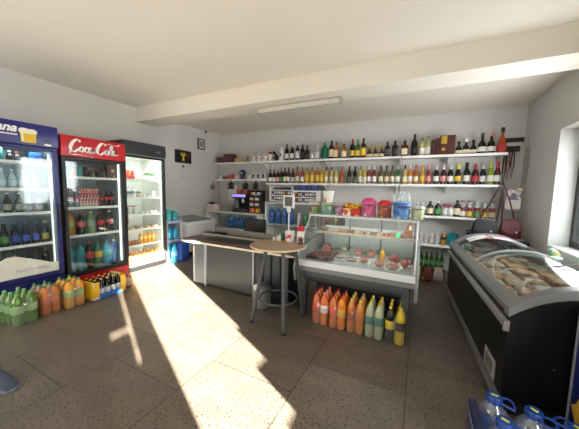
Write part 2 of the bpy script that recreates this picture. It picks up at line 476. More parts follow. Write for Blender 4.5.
for x, d in ((-3.165, 'between the corner shelves and the bottle shelves'), (-0.325, 'behind the display counter'), (-2.0, 'behind the cigarette racks')):
    one(MB().box(x - .02, x + .02, YB - .03, YB - .002, 0 if x != -2.0 else 1.13, 2.05), 'shelf_upright', SHELFW, 'white wall upright carrying shelves ' + d, 'upright', group='shelf uprights')

def srow(place, group, y, z, items):
    for it in items:
        x, desc, shape, r, h, body, cap, lab = it[:8]
        kw = it[8] if len(it) > 8 else {}
        cat = kw.pop('cat', 'bottle') if kw else 'bottle'
        name = kw.pop('name', 'bottle')
        yy = y + kw.pop('dy', 0)
        k_ = 1.12 if z > Z2 else 1.0
        o = bottle(name, shape, r * (k_ ** .6), h * k_, body, cap, lab, (x, yy, z), kw.pop('rz', 0), None, **kw)
        row(o, desc, place, cat, group)
T = 'on the top wall shelf'
srow(T, 'bottles on the top wall shelf', 5.2, Z1 + .001, [
    (-2.70, 'dark rum bottle with white label', 'wine', .042, .33, BK, cBK, lWH),
    (-2.57, 'dark rum bottle with white label', 'wine', .042, .34, BK, cSV, lWH),
    (-2.44, 'dark bottle with tilted silver top', 'spirit', .042, .34, BK, cWH, lWH),
    (-2.32, 'plain black liqueur bottle', 'spirit', .045, .30, BK, cBK, lBK),
    (-2.21, 'black bottle with brown label', 'wine', .045, .28, BK, cBK, mat('5a4030', .6)),
    (-2.09, 'short clear vodka bottle', 'spirit', .045, .22, CLR, cSV, lWH),
    (-1.98, 'tall clear vodka bottle', 'spirit', .045, .28, CLR, cSV, lWH),
    (-1.81, 'wide green gin bottle', 'spirit', .075, .31, TEALG, cGN, None, dict(flat=.7)),
    (-1.67, 'dark whisky bottle with cream label', 'spirit', .05, .34, BK, cBK, lCR),
    (-1.57, 'square amber whisky bottle', 'spirit', .045, .31, ORG, cBK, lCR, dict(square=True, flat=.8)),
    (-1.41, 'small amber brandy bottle', 'spirit', .048, .27, ORG, cBK, lCR),
    (-1.24, 'dark green bottle with yellow label', 'wine', .048, .34, DKG, cRD, lYL),
    (-1.135, 'green bottle with yellow label', 'wine', .043, .33, GRN, cGN, lYL),
    (-1.03, 'brown whisky bottle with yellow label', 'spirit', .048, .34, AMB, cBK, lYL),
    (-0.91, 'squat round brown bottle', 'cognac', .05, .20, AMB, cGD, lCR, dict(flat=.5)),
    (-0.80, 'squat round brown bottle', 'cognac', .05, .20, AMB, cGD, lCR, dict(flat=.5)),
    (-0.69, 'squat round brown bottle', 'cognac', .05, .20, AMB, cGD, lCR, dict(flat=.5)),
    (-0.59, 'black bottle with thin grey label', 'spirit', .044, .26, BK, cBK, mat('55504a', .6)),
    (-0.455, 'black bottle with silver collar', 'spirit', .048, .27, BK, cBK, mat('3c3a3c', .6)),
    (-0.29, 'square bottle with cream and red label', 'spirit', .055, .26, AMB, cBK, lCR, dict(square=True, flat=.6)),
    (-0.135, 'tall black bottle with red seal', 'wine', .05, .35, BK, cBK, lBK),
    (-0.01, 'yellowish clear schnapps bottle', 'slim', .042, .28, CLRY, cGN, lWH),
    (0.08, 'yellowish clear schnapps bottle', 'slim', .042, .31, CLRY, cGN, lWH),
    (0.54, 'round black flask with medallion', 'cognac', .047, .20, BK, cBK, lCR, dict(flat=.45)),
    (0.64, 'round black flask with medallion', 'cognac', .047, .23, BK, cWH, lCR, dict(flat=.45)),
    (0.74, 'round black flask with medallion', 'cognac', .047, .21, BK, cBK, lCR, dict(flat=.45)),
    (0.855, 'round-shouldered black bottle with gold top', 'cognac', .058, .30, BK, mat('5b5a38', .4), lWH),
    (0.975, 'round-shouldered black bottle with red top', 'cognac', .056, .30, BK, cPK, lWH),
    (1.11, 'tall orange cognac bottle', 'cognac', .058, .36, mat('a4481c', .12), cBK, lRD),
])
# top shelf boxes and trinkets
def boxy(name, m, label, cat, x0, x1, y0, y1, z0, z1, group=None, rz=0, lid=None):
    cx, cy = (x0 + x1) / 2, (y0 + y1) / 2
    o = one(MB().rbox(x0 - cx, x1 - cx, y0 - cy, y1 - cy, 0, z1 - z0, .004), name, m, label, cat, (cx, cy, z0 + .001), rz, group)
    return o
WICK = patch_mat('4c2f26', '6d4a3c', '3a2320', 60, .8)
t = thing('wicker_box', 'low brown wicker box at the left end of the top shelf', 'box', (-4.57, 5.22, Z1 + .001), 0, 'wicker boxes')
part(MB().rbox(-.13, .10, -.08, .08, 0, .12, .01), 'box_body', WICK, t); part(MB().rbox(-.135, .105, -.085, .085, .121, .15, .01), 'lid', WICK, t)
t = thing('wicker_box', 'larger brown wicker box on the corner top shelf', 'box', (-4.33, 5.20, Z1 + .001), 0, 'wicker boxes')
part(MB().rbox(-.12, .16, -.09, .09, 0, .17, .01), 'box_body', WICK, t); part(MB().rbox(-.125, .165, -.095, .095, .171, .21, .01), 'lid', WICK, t)
for x, w_, h_, c, d in ((-4.10, .05, .10, 'c9a98a', 'small beige cup beside the wicker boxes'), (-3.99, .045, .12, 'd8a070', 'small peach cup on the corner top shelf'), (-3.88, .04, .08, 'b88a4a', 'small golden cup on the corner top shelf'), (-3.77, .04, .13, '9a8a4e', 'small olive cup left of the white mugs')):
    one(MB().lathe([(w_ * .8, 0), (w_, h_ * .9), (w_, h_), (w_ * .85, h_), (w_ * .7, .01)], n=12), 'cup', mat(c, .5), d, 'cup', (x, 5.2, Z1 + .001), group='small cups on the corner top shelf')
for k, x in enumerate((-3.60, -3.43, -3.27)):
    o = thing('gift_mug', 'x', 'mug', (x, 5.2, Z1 + .001))
    part(MB().lathe([(.05, 0), (.058, .01), (.058, .14), (.05, .14), (.048, .012)], n=16), 'cup_body', cWH, o)
    part(MB().tube([(.055 + .03 * math.sin(a), -.01, .07 - .035 * math.cos(a)) for a in [i * PI / 6 for i in range(7)]], .006, 6), 'handle', cWH, o)
    part(MB().lathe([(.002, -.061), (.018, -.0605), (.018, -.058), (.002, -.058)], (0, 0, .08), 10, axis='y'), 'emblem', cRD, o)
    row(o, 'white gift mug with red emblem', 'on the top shelf', 'mug', 'white mugs on the top shelf')
t = thing('party_cone', 'white paper cone with a red heart top on the top shelf', 'cone', (-3.13, 5.2, Z1 + .001))
part(MB().lathe([(.035, 0), (.06, .16), (.055, .16), (.03, .005)], n=12), 'paper_cup', cWH, t)
part(MB().ball((-.022, 0, .20), .03, n=10).ball((.022, 0, .20), .03, n=10).lathe([(.003, .14), (.042, .185)], n=10), 'heart', cRD, t)
one(MB().tube([(0.03 * math.sin(a * 1.0) * 1.2, 0, .02 + a * .036) for a in [i * .45 for i in range(12)]], .038, 8, taper=[1.6, 1.7, 1.5, 1.2, 1, .9, .8, .8, .9, 1.0, 1.0, .6]),
    'swan_ornament', BLACK, 'curved black bird-shaped ornament on the top shelf', 'ornament', (-3.0, 5.2, Z1 + .03))
t = thing('gift_tube', 'tall white gift tube with a brown seal on the top shelf', 'tube', (-2.83, 5.2, Z1 + .001))
part(MB().lathe([(.05, 0), (.05, .25)], n=18), 'tube_body', cWH, t); part(MB().lathe([(.053, .25), (.053, .31), (.048, .315)], n=18), 'lid', lWH, t)
part(MB().rbox(-.02, .02, -.053, -.048, .10, .17, .002), 'seal', mat('7a5a3a', .6), t)
boxy('gift_box', mat('3c1414', .4), 'narrow dark red gift box at left on the top shelf', 'box', .135, .20, 5.14, 5.28, Z1, Z1 + .27)
boxy('gift_box', mat('4a1c14', .4), 'narrow brown gift box beside the large wooden one', 'box', .205, .255, 5.14, 5.28, Z1, Z1 + .29)
t = thing('wooden_gift_box', 'large reddish-brown wooden gift box with gold label', 'box', (.36, 5.2, Z1 + .001))
part(MB().rbox(-.10, .12, -.06, .08, 0, .33, .004), 'box_body', wood_material('3a130c', '5c2416'), t)
part(MB().rbox(-.085, .0, -.064, -.06, .19, .32, .001), 'label', cGD, t)
part(MB().lathe([(.002, -.066), (.028, -.065), (.028, -.06), (.002, -.06)], (-.045, 0, .10), 14, axis='y'), 'seal', cGD, t)
# second shelf
S = 'on the second wall shelf'
W = lambda x, d, body, cap, lab, h=.31, sh='wine', r=.038, **k: (x, d, sh, r, h, body, cap, lab, k)
dark = 'dark wine bottle with white label'; yb = 'orange-gold wine bottle with dark cap'; py = 'pale yellow wine bottle'
srow(S, 'bottles on the second wall shelf', 5.2, Z2 + .001, [
    W(-3.12, dark, BK, cBK, lWH, .28), W(-3.02, dark, BK, cBK, lWH, .28), W(-2.92, 'dark bottle with pink cap', REDW, cPK, lPK, .29),
    W(-2.83, 'green bottle with green cap', DKG, cGN, lGN), W(-2.74, 'dark red wine bottle', REDW, cBK, lCR), W(-2.65, 'brown wine bottle with white label', AMB, cBK, lWH),
    W(-2.54, 'black bottle with bold white label', BK, cBK, lWH, .29), W(-2.43, 'tall amber bottle with beige label', ORG, cBK, lCR, .33),
    W(-2.31, 'pink wine bottle with white label', ROSE, cRD, lWH), W(-2.20, yb, YEL, cBK, lYL, sh='spirit', r=.042), W(-2.08, yb, YEL, cRD, lYL, sh='spirit', r=.042),
    W(-1.96, yb, ORG, cTL, lYL, sh='spirit', r=.042), W(-1.86, yb, YEL, cTL, lYL, sh='spirit', r=.042),
    W(-1.76, py, PALEY, cBK, lCR), W(-1.65, py, PALEY, cBK, lCR), W(-1.55, py, PALEY, cTL, lCR), W(-1.43, 'rose-amber wine bottle', mat('a8532c', .2), cRD, None),
    W(-1.28, 'black wine bottle with narrow label', BK, cBK, mat('6b6b60', .6)), W(-1.17, 'black wine bottle with narrow label', BK, cBK, mat('6b6b60', .6)),
    W(-1.06, 'yellow-green wine bottle with pale label', PALEY, cGN, lWH), W(-.98, 'yellow-green wine bottle with pale label', PALEY, cYL, lWH, .29),
    W(-.90, 'rose wine bottle with white cap', ROSE, cWH, lWH), W(-.80, 'rose wine bottle with white cap', ROSE, cWH, lWH),
    W(-.68, 'clear brandy bottle with dark cap', mat('5e5638', .2), cBK, lCR), W(-.575, 'clear brandy bottle with dark cap', mat('5e5638', .2), cBK, lCR), W(-.475, 'clear brandy bottle with dark cap', mat('5e5638', .2), cBK, lCR),
    W(-.38, 'green wine bottle with silver top', GRN, cSV, lWH), W(-.26, 'wine bottle with tall cream label', PALEY, cBK, lCR), W(-.175, 'rose bottle with white top', mat('c47038', .2), cWH, lWH),
    W(-.08, 'orange bottle with dark red cap', ORG, cRD, lCR),
    W(.025, 'pale champagne bottle with gold foil', YEL, cGD, lYL, sh='champagne'), W(.12, 'rose champagne bottle with pink foil', ROSE, cPK, lPK, sh='champagne'),
    W(.24, 'dark champagne bottle with silver foil', BK, cSV, lWH, sh='champagne', r=.042), W(.345, 'dark red champagne bottle with silver foil', REDW, cSV, lPK, sh='champagne', r=.042),
    W(.45, 'dark green champagne bottle with silver foil', DKG, cSV, lWH, sh='champagne', r=.042), W(.56, 'black champagne bottle with yellow foil', BK, cYL, lYL, sh='champagne', r=.042),
    W(.68, 'black champagne bottle with white collar', BK, cBK, lWH, .33, 'champagne', .045), W(.80, 'red-foiled champagne bottle', REDW, cRD, lRD, .31, 'champagne', .044),
    W(.90, 'black champagne bottle with silver foil', BK, cSV, lWH, sh='champagne'), W(1.0, 'green champagne bottle with yellow-green foil', mat('7f9a2e', .2), mat('b8c03a', .3), lWH, .33, 'champagne', .042),
    W(1.09, 'red champagne bottle with white label', mat('5a1420', .2), cRD, lWH, .33, 'champagne', .042),
])
# third shelf at right
H3 = 'on the third wall shelf'
srow(H3, 'bottles and jars on the third wall shelf', 5.18, Z3 + .001, [
    (-.28, 'clear water jug with white cap', 'petwide', .06, .30, CLR, cWH, None), (-.15, 'clear water jug with white cap', 'petwide', .06, .30, CLR, cWH, None),
    (-.02, 'small clear bottle', 'spirit', .038, .22, CLR, cSV, lWH), (.07, 'small clear bottle', 'spirit', .038, .22, CLR, cSV, lWH),
    (.18, 'dark syrup bottle with cream label', 'spirit', .052, .25, BK, cBK, lCR), (.30, 'dark green oil bottle', 'spirit', .05, .25, DKG, cWH, lGN),
    (.405, 'clear jar with red lid', 'jar', .04, .20, CLR, cRD, lWH, dict(name='jar', cat='jar')), (.49, 'clear jar with red lid', 'jar', .04, .20, CLR, cRD, lWH, dict(name='jar', cat='jar')),
    (.585, 'black vinegar bottle with cream label', 'spirit', .05, .28, BK, cBK, lCR)])
CR = mat('7e2416', .5)
for k, x in enumerate((.665, .76, .86, .96, 1.06)):
    o = bottle('jar', 'jar', .043, .15, glassy('b06a48', .55), cRD, (lWH, lYL, lGN, lYL, lCR)[k], (x, 5.17, Z3 + .001), lid='lid')
    row(o, 'lower glass juice jar', 'behind the handbag strap', 'jar', 'jars on the third wall shelf')
for k, x in enumerate((.665, .76, .86, .96, 1.06)):
    o = bottle('jar', 'jar', .04, .11, CLR, (cRD, cRD, cSV, cSV, cRD)[k], None, (x, 5.17, Z3 + .169), lid='lid')
    row(o, 'upper clear glass jar', 'stacked on the red tray', 'jar', 'jars stacked above the third wall shelf')
one(MB().box(.61, 1.11, 5.10, 5.25, 0, .012), 'tray', CR, 'thin reddish tray lying between two layers of jars', 'tray', (0, 0, Z3 + .155))
# fourth shelf
H4 = 'on the lowest wall shelf'
srow(H4, 'goods on the lowest wall shelf', 5.18, Z4 + .001, [
    (-.02 + .085 * k, 'pale cleaning bottle', 'pet', .036, .20, mat(c, .4), (cYL, cOR, cWH, cYL, cPK)[k], mat('c8b8c0', .5)) for k, c in enumerate(('c8c0b8', 'd0b8b8', 'c0b8c8', 'd8d0c0', 'b8b8c0'))
] + [(.42, 'amber oil bottle with yellow cap', 'pet', .04, .22, YEL, cYL, lBK), (.96, 'cream tin', 'tub', .06, .14, mat('b8ac8a', .5), cWH, None, dict(name='tin', cat='tin'))])
tp = thing('detergent_pack', 'bright teal shrink-wrapped detergent pack on the lowest shelf', 'pack', (.56, 5.18, Z4 + .001))
part(MB().rbox(-.085, .085, -.06, .06, 0, .19, .03), 'wrapped_body', patch_mat('0f8a96', '19a3ac', '0c6a80', 25), tp); part(MB().ball((0, 0, .19), .075, sz=.35), 'top_fold', mat('1a96a0', .3), tp)
boxy('carton', patch_mat('d6d6d8', '9a9ab0', 'c8c8ca', 30), 'white carton right of the teal detergent pack', 'carton', .67, .86, 5.1, 5.25, Z4, Z4 + .14)
boxy('carton', patch_mat('30508c', 'd8d0b0', '23376a', 22), 'tall blue and cream carton beside the black handbag', 'carton', .76, .87, 5.26, 5.36, Z4, Z4 + .28)
# floor crates right of the display counter
for k in range(6):
    x = .02 + .075 * k
    o = bottle('bottle', 'beer', .033, .26, mat('2a4a20', .2), cGN, lGN, (x, 4.86, .175), 0)
    row(o, 'small green bottle', 'in the floor crate', 'bottle', 'green bottles in the floor crate')
c = MB(); c.box(-.04, .44, 4.80, 4.815, 0, .16).box(-.04, .44, 4.915, 4.93, 0, .16).box(-.04, -.025, 4.815, 4.915, 0, .16).box(.425, .44, 4.815, 4.915, 0, .16).box(-.025, .425, 4.815, 4.915, .10, .17)
one(c, 'crate', mat('3a3630', .6), 'dark crate of small green bottles on the floor', 'crate')
for x, y, s_, c3, d in ((.05, 4.62, .08, ('7a8a20', 'c8a020', '40601a'), 'yellow-green snack bag on the floor by the crate'), (.19, 4.58, .08, ('5a1a20', '8a5040', 'c8b8a0'), 'dark red snack bag on the floor by the crate'), (.345, 4.64, .09, ('c8a8a8', 'd8c8c0', 'b89090'), 'pale pink snack bag beside the freezer end')):
    t = thing('snack_bag', d, 'bag', (x, y, 0), .2, 'snack bags on the floor')
    pm = patch_mat(*c3, 20)
    prof = [(.6, .002), (1, .03), (1.0, .12), (.8, .18), (.55, .21)]
    part(MB().lathe([(s_ * .8 * a, b) for a, b in prof], n=16, sy=.6), 'bag_body', pm, t)
    part(MB().box(-s_ * .7, s_ * .7, -.004, .004, .205, .235), 'crimped_seam', pm, t)

# hooks, calendar and handbags at the right end
t = thing('hook_rack', 'dark wooden hook board with hanging lanyards on the back wall', 'hook rack', (1.27, YB, 2.12))
part(MB().box(-.14, .16, -.03, -.002, .13, .20), 'upper_rail', mat('2a1d1b', .5), t)
part(MB().box(-.14, .12, -.03, -.002, -.02, .07), 'lower_rail', mat('2a1d1b', .5), t)
part(MB().box(-.13, .14, -.018, -.002, .07, .13), 'pale_panel', lWH, t)
for x in (-.10, -.03, .04, .10):
    part(MB().tube([(x, -.03, .03), (x, -.06, .02), (x, -.075, .0), (x, -.07, -.02)], .006, 6), 'hook', BLACK, t)
for x, c_, dz, d in ((1.20, '1b1a1d', .62, 'black lanyard hanging leftmost from the hook board'), (1.245, '7a1d22', .50, 'dark red lanyard hanging from the hook board'), (1.30, '19191c', .46, 'black lanyard hanging rightmost from the hook board')):
    one(MB().tube([(x - .008, YB - .085, 2.13), (x - .02, YB - .085, 2.13 - dz * .5), (x, YB - .085, 2.13 - dz), (x + .02, YB - .085, 2.13 - dz * .5), (x + .008, YB - .085, 2.13)], .008, 6),
        'lanyard', mat(c_, .7), d, 'lanyard', group='lanyards on the hook board')
t = thing('wall_calendar', 'small wall calendar with purple floral picture below the hooks', 'calendar', (1.285, 5.05, 1.25), .12)
part(MB().box(-.10, .10, -.004, .004, .08, .26), 'picture', patch_mat('c8b078', '7a6a9a', 'e0d8d0', 35), t)
part(MB().box(-.105, .09, -.006, .004, -.06, .08), 'date_sheet', cWH, t)
part(MB().tube([(-.06, 0, .26), (0, 0, .38), (.06, 0, .26)], .003, 5), 'string', cWH, t)
def handbag(name, label, c_, loc, w_, h_, strap, rz=0, skew=0):
    t = thing(name, label, 'handbag', loc, rz)
    m = mat(c_, .45, noise=.15, scale=12)
    prof = []
    body = MB(); n = 20; zs = [0, .12, .45, .8, 1.0]; ws = [.82, 1.0, 1.0, .86, .66]; ds = [.7, 1.0, .9, .55, .25]
    vs = []; fs = []
    for i, z in enumerate(zs):
        for k in range(n):
            a = 2 * PI * k / n; c1, s1 = math.cos(a), math.sin(a); q = .55
            vs.append((w_ / 2 * ws[i] * math.copysign(abs(c1) ** q, c1) + skew * z, .075 * ds[i] * math.copysign(abs(s1) ** q, s1), h_ * z))
    for i in range(4):
        for k in range(n):
            j = (k + 1) % n; fs.append((i * n + k, i * n + j, (i + 1) * n + j, (i + 1) * n + k))
    fs.append(tuple(range(n))); fs.append(tuple(4 * n + k for k in range(n)))
    body.add(vs, fs); part(body, 'bag_body', m, t)
    fl = [(-w_ * .40 + skew * .9, h_ * .96), (w_ * .40 + skew * .9, h_ * .96), (w_ * .46 + skew * .6, h_ * .5), (w_ * .18 + skew * .4, h_ * .30), (-w_ * .18 + skew * .4, h_ * .30), (-w_ * .46 + skew * .6, h_ * .5)]
    part(MB().prism(fl, -.085, -.066, 'y'), 'flap', m, t, bevel=.005)
    part(MB().lathe([(.012, -.097), (.012, -.085)], (w_ * .22 + skew * .4, 0, h_ * .42), 10, axis='y'), 'clasp', cSV, t)
    a, b, pk = strap
    part(MB().tube([(a[0], 0, h_ * .85), ((a[0] + pk[0]) / 2, .10, (h_ * .85 + pk[1]) / 2), (pk[0], .222, pk[1]), ((b[0] + pk[0]) / 2 + .01, .10, (h_ * .85 + pk[1]) / 2), (b[0], 0, h_ * .85)], .011, 6), 'strap', m, t)
    return t
handbag('handbag', 'black leather handbag hanging above the far freezer end', '16171a', (.915, 4.84, .73), .32, .30, ((-.08, 0), (.14, 0), (.22, .865)), 0, 0)
handbag('handbag', 'dark red leather handbag hanging by the right wall', '58101a', (1.225, 4.84, .74), .26, .31, ((-.10, 0), (.05, 0), (-.09, .855)), -.05, .0)
part(MB().tube([(.06, -.06, .06), (.075, -.065, .0), (.07, -.065, -.08)], .007, 5), 'tassel', mat('6d1420', .45), bpy.data.objects['handbag.001'])

# ================================================================ COFFEE CORNER AND CIGARETTE RACKS
t = thing('low_shelf', 'long low shelf carrying the coffee machine', 'shelf', (-3.95, 4.92, .86))
part(MB().box(-.85, .76, -.14, .50, -.03, 0), 'board', mat('d6cfc4', .5), t)
part(MB().box(-.84, -.81, -.1, .48, -.86, -.031), 'side_panel', WHITE, t); part(MB().box(.72, .75, -.1, .48, -.86, -.031), 'side_panel', WHITE, t)
part(MB().box(-.80, .71, .40, .46, -.5, -.031), 'back_panel', mat('b9c0c2', .5), t)
part(MB().box(-.80, .71, -.08, .39, -.42, -.40), 'lower_board', WHITE, t)
for k in range(9):
    o = shrinkx = bottle('water_bottle', 'pet', .045, .30, glassy('2a7fae', .5), cBL, lBL, (-4.12 + .103 * k, 4.92, .461), 0)
    row(o, 'blue water bottle', 'under the coffee machine shelf', 'bottle', 'water bottles under the coffee shelf')
t = thing('coffee_machine', 'black coffee machine with purple lit top', 'coffee machine', (-3.72, 4.98, .861))
part(MB().rbox(-.20, .18, -.16, .20, 0, .06, .015), 'base', DARK, t)
part(MB().rbox(-.20, -.06, -.10, .20, .061, .33, .02).rbox(-.055, .18, .02, .20, .061, .33, .02), 'housing', mat('1d1e22', .3), t)
part(MB().rbox(-.21, .19, -.17, .20, .331, .43, .02), 'head', mat('191a1e', .3), t)
part(MB().rbox(-.20, .18, -.18, -.171, .36, .42, .002), 'lit_panel', mat('8f86e0', .4, emit=.7), t)
part(MB().lathe([(.03, .22), (.045, .23), (.045, .329)], (.05, -.08, 0), 12), 'spout', STEEL, t)
part(MB().box(-.05, .17, -.16, .0, .062, .075), 'drip_tray', STEEL, t)
part(MB().rbox(-.19, -.07, -.108, -.10, .10, .30, .002), 'button_panel', mat('5a5c66', .4), t)
for k in range(7):
    o = one(MB().lathe([(.028, 0), (.038, .09), (.036, .10), (.026, .005)], n=10), 'paper_cup', mat(('b85a44', 'c87858', '9a5040')[k % 3], .6), 'x', 'cup', (-3.90 + .058 * k, 5.0 + .03 * (k % 2), 1.293))
    row(o, 'brown paper cup', 'standing on the coffee machine', 'cup', 'paper cups on the coffee machine')
t = thing('paper_box', 'pink and white box at the left end of the coffee shelf', 'box', (-4.62, 4.95, .861))
part(MB().rbox(-.15, .12, -.1, .1, 0, .15, .005), 'box_body', mat('e0c8c0', .6), t); part(MB().rbox(-.10, -.0, -.06, .06, .151, .20, .02), 'dark_lid', mat('3a2420', .6), t)
one(MB().rbox(-.10, .10, -.12, .10, 0, .03, .01).rbox(-.08, .06, .0, .09, .03, .16, .02), 'blender_base', mat('8a9a9c', .4), 'grey-green appliance left of the coffee machine', 'appliance', (-4.10, 4.95, .861))
PKC = ['e6e2da', 'd9d5cf', 'b8382e', 'e0ddd6', 'ddd8cc', '8a1c22', 'cfd4da', 'efece6', '3a4a78', 'd8d0c4', 'c9b070', 'eeeeea']
pack_me = {}
def cig_row(place, x0, x1, y, z, n, hh=.088):
    n = int(n)
    for k in range(n):
        x = x0 + (k + .5) * (x1 - x0) / n
        c_ = PKC[(k * 5 + int(z * 100)) % 12]
        key = (c_, hh)
        if key not in pack_me:
            pack_me[key] = (MB().rbox(-.019, .019, -.011, .011, 0, hh, .002).mesh('cigarette_pack', mat(c_, .5)),
                            MB().box(-.0192, .0192, -.0116, .0116, hh * .08, hh * .36).mesh('warning_label', mat('3c3a3a' if c_ != '3a4a78' else 'c8c4bc', .6)))
        o = link('cigarette_pack', pack_me[key][0], None, (x, y, z))
        link('warning_label', pack_me[key][1], o)
        row(o, 'cigarette pack', place, 'cigarette pack', 'cigarette packs ' + place)
def cig_rack(name, label, x0, x1, y0, y1, zs, z1, m, back):
    t = thing(name, label, 'rack', (x0, y0, zs[0]))
    W_ = x1 - x0; D = y1 - y0; Hh = z1 - zs[0]
    part(MB().box(0, .02, 0, D, 0, Hh), 'side_panel', m, t); part(MB().box(W_ - .02, W_, 0, D, 0, Hh), 'side_panel', m, t)
    part(MB().box(.02, W_ - .02, D - .02, D, 0, Hh), 'back_panel', back, t)
    for z in zs: part(MB().box(.02, W_ - .02, 0, D - .02, z - zs[0], z - zs[0] + .012).box(.02, W_ - .02, 0, .006, z - zs[0] + .012, z - zs[0] + .018), 'shelf', m, t)
    part(MB().box(0, W_, 0, D, Hh, Hh + .012), 'top_panel', m, t)
zs = [.862, .99, 1.115, 1.24]
cig_rack('cigarette_rack', 'black cigarette rack right of the coffee machine', -3.51, -3.13, 4.85, 5.0, zs, 1.37, BLACK, BLACK)
for k, (z, p) in enumerate(zip(zs[1:], ('low in the black rack', 'midway up the black rack', 'high in the black rack'))):
    cig_row(p, -3.475, -3.175, 4.89, z + .013, 6)
for k in range(5):
    o = one(MB().rbox(-.028, .028, -.02, .02, 0, .095, .004), 'candy_packet', mat(('c84a2c', 'd8a03a', 'b83a50', 'c8c030', 'd06a2a')[k], .4), 'x', 'packet', (-3.45 + .062 * k, 4.89, .875))
    row(o, 'bright candy packet', 'at the bottom of the black rack', 'packet', 'candy packets in the black rack')
zs2 = [1.15, 1.27, 1.39]
cig_rack('cigarette_rack', 'white cigarette rack below the dark wine bottles', -3.03, -2.46, 5.02, 5.22, zs2, 1.47, WHITE, mat('3c3a3a', .6))
for z, p in zip(zs2[:2], ('low in the white rack', 'midway up the white rack')): cig_row(p, -3.0, -2.49, 5.08, z + .013, 9)
cig_rack('cigarette_rack', 'black-backed cigarette rack right of the white one', -2.44, -1.88, 5.02, 5.22, [1.127, 1.245, 1.37], 1.39, WHITE, BLACK)
for z, p in zip((1.127, 1.245), ('low in the right rack', 'midway up the right rack')): cig_row(p, -2.41, -1.91, 5.08, z + .013, 9)
for k in range(4):
    o = one(MB().rbox(-.06, .06, -.05, .05, 0, .11, .003), 'blue_box', mat(('1d2f6a', '22408a', '1a2a5c', '243a78')[k], .4), 'x', 'box', (-2.36 + .135 * k, 5.1, 1.403))
    row(o, 'dark blue box', 'on top of the right rack', 'box', 'blue boxes on the right rack')
# second low board and water beneath racks
t = thing('back_unit', 'white open cabinet under the cigarette racks', 'cabinet', (-3.12, 4.98, 0))
part(MB().box(0, .03, 0, .44, 0, 1.10), 'side_panel', WHITE, t); part(MB().box(1.85, 1.88, 0, .44, 0, 1.10), 'side_panel', WHITE, t)
part(MB().box(-.0, 1.88, -.02, .41, 1.101, 1.125), 'top_panel', SHELFW, t)
for z in (.10, .62): part(MB().box(.031, 1.849, 0, .42, z, z + .02), 'shelf', SHELFW, t)
part(MB().box(.031, 1.849, .421, .44, 0, 1.10), 'back_panel', mat('a8aaac', .6), t)
for k, (x, c_, cap_, d) in enumerate([(.12, '1f6ea6', cBL, 'large blue water bottle'), (.28, '1f6ea6', cBL, 'large blue water bottle'), (.44, '2a86b8', cTL, 'large blue water bottle'), (.60, '1f6ea6', cBL, 'large blue water bottle'),
        (.80, 'c8cdd0', cRD, 'clear bottle with red cap'), (.96, '3a9a4a', cGN, 'green soda bottle'), (1.12, '2f5a2a', cYL, 'dark green oil bottle'), (1.28, '9a5a22', cBK, 'brown syrup bottle'), (1.44, 'a8642a', cBK, 'brown syrup bottle'), (1.62, 'b8a870', cYL, 'pale yellow oil bottle')]):
    o = bottle('bottle', 'petwide', .065 if k < 4 else .05, .36 if k < 4 else .30, glassy(c_, .7), cap_, lBL if k < 4 else None, (-3.12 + x, 5.1, .641))
    row(o, d, 'in the white cabinet behind the counter', 'bottle', 'bottles in the back cabinet')
# items on short second shelf
for k, (x, h_, c_, d) in enumerate(((-4.62, .09, 'e8e4dc', 'white mug left of the orange tins'), (-4.50, .07, '4a4038', 'low dark tin beside the white mug'), (-4.37, .10, 'c85a3a', 'orange tin in the middle of the short shelf'), (-4.24, .13, 'c04a34', 'taller red-orange tin on the short shelf'),
        (-4.11, .09, 'e6ded6', 'white bowl on the short shelf'), (-3.72, .10, 'e8e6e0', 'plain white cup right of the dark helmet-shaped toy'))):
    one(MB().lathe([(.042, 0), (.05, .01), (.05, h_), (.044, h_), (.04, .01)], n=12), 'tin', mat(c_, .5), d, 'tin', (x, 5.22, 1.641), group='tins and cups on the short shelf')
t = thing('toy_helmet', 'dark blue rounded toy on the short shelf', 'toy', (-3.93, 5.22, 1.641))
part(MB().lathe([(.05, 0), (.06, .05), (.05, .09)], n=12), 'stand', mat('2a3358', .4), t); part(MB().ball((0, 0, .16), .085), 'dome', mat('23284a', .3), t); part(MB().ball((.02, -.075, .15), .03), 'face', mat('c8c0b8', .4), t)
for k, x in enumerate((-3.56, -3.43, -3.29)):
    t = thing('cup_box', 'x', 'box', (x, 5.2, 1.641))
    part(MB().rbox(-.058, .058, -.05, .05, 0, .15, .003), 'box_body', mat('d6d8dc', .5), t); part(MB().rbox(-.028, .034, -.053, -.05, .03, .12, .001), 'printed_picture', mat('2a3040', .5), t)
    row(t, 'white box with dark picture', 'on the short shelf', 'box', 'picture boxes on the short shelf')
for x, d in ((-4.15, 'leftmost black bottle holder hanging under the short shelf'), (-3.72, 'second black bottle holder hanging under the short shelf'), (-3.42, 'third black bottle holder hanging under the short shelf')):
    one(MB().ball((0, 0, .10), .075, sz=.8).lathe([(.10, 0), (.06, .05)], n=12).tube([(0, 0, .15), (0, 0, .219)], .012), 'hanging_dispenser', mat('2c2422', .35), d, 'dispenser', (x, 5.05, 1.40), group='dispensers under the short shelf')
one(MB().ball((0, 0, .06), .055, sz=1.2).tube([(0, 0, .12), (0, .03, .25)], .006), 'hanging_ornament', mat('8a5a50', .6), 'small reddish ornament hanging at the shelf corner', 'ornament', (-4.72, 5.03, 1.38))
one(MB().box(-.14, .14, -.008, 0, 0, .42), 'paper_sheet', cWH, 'white paper sheet pinned in the back corner', 'paper', (-4.40, YB - .002, 1.10))

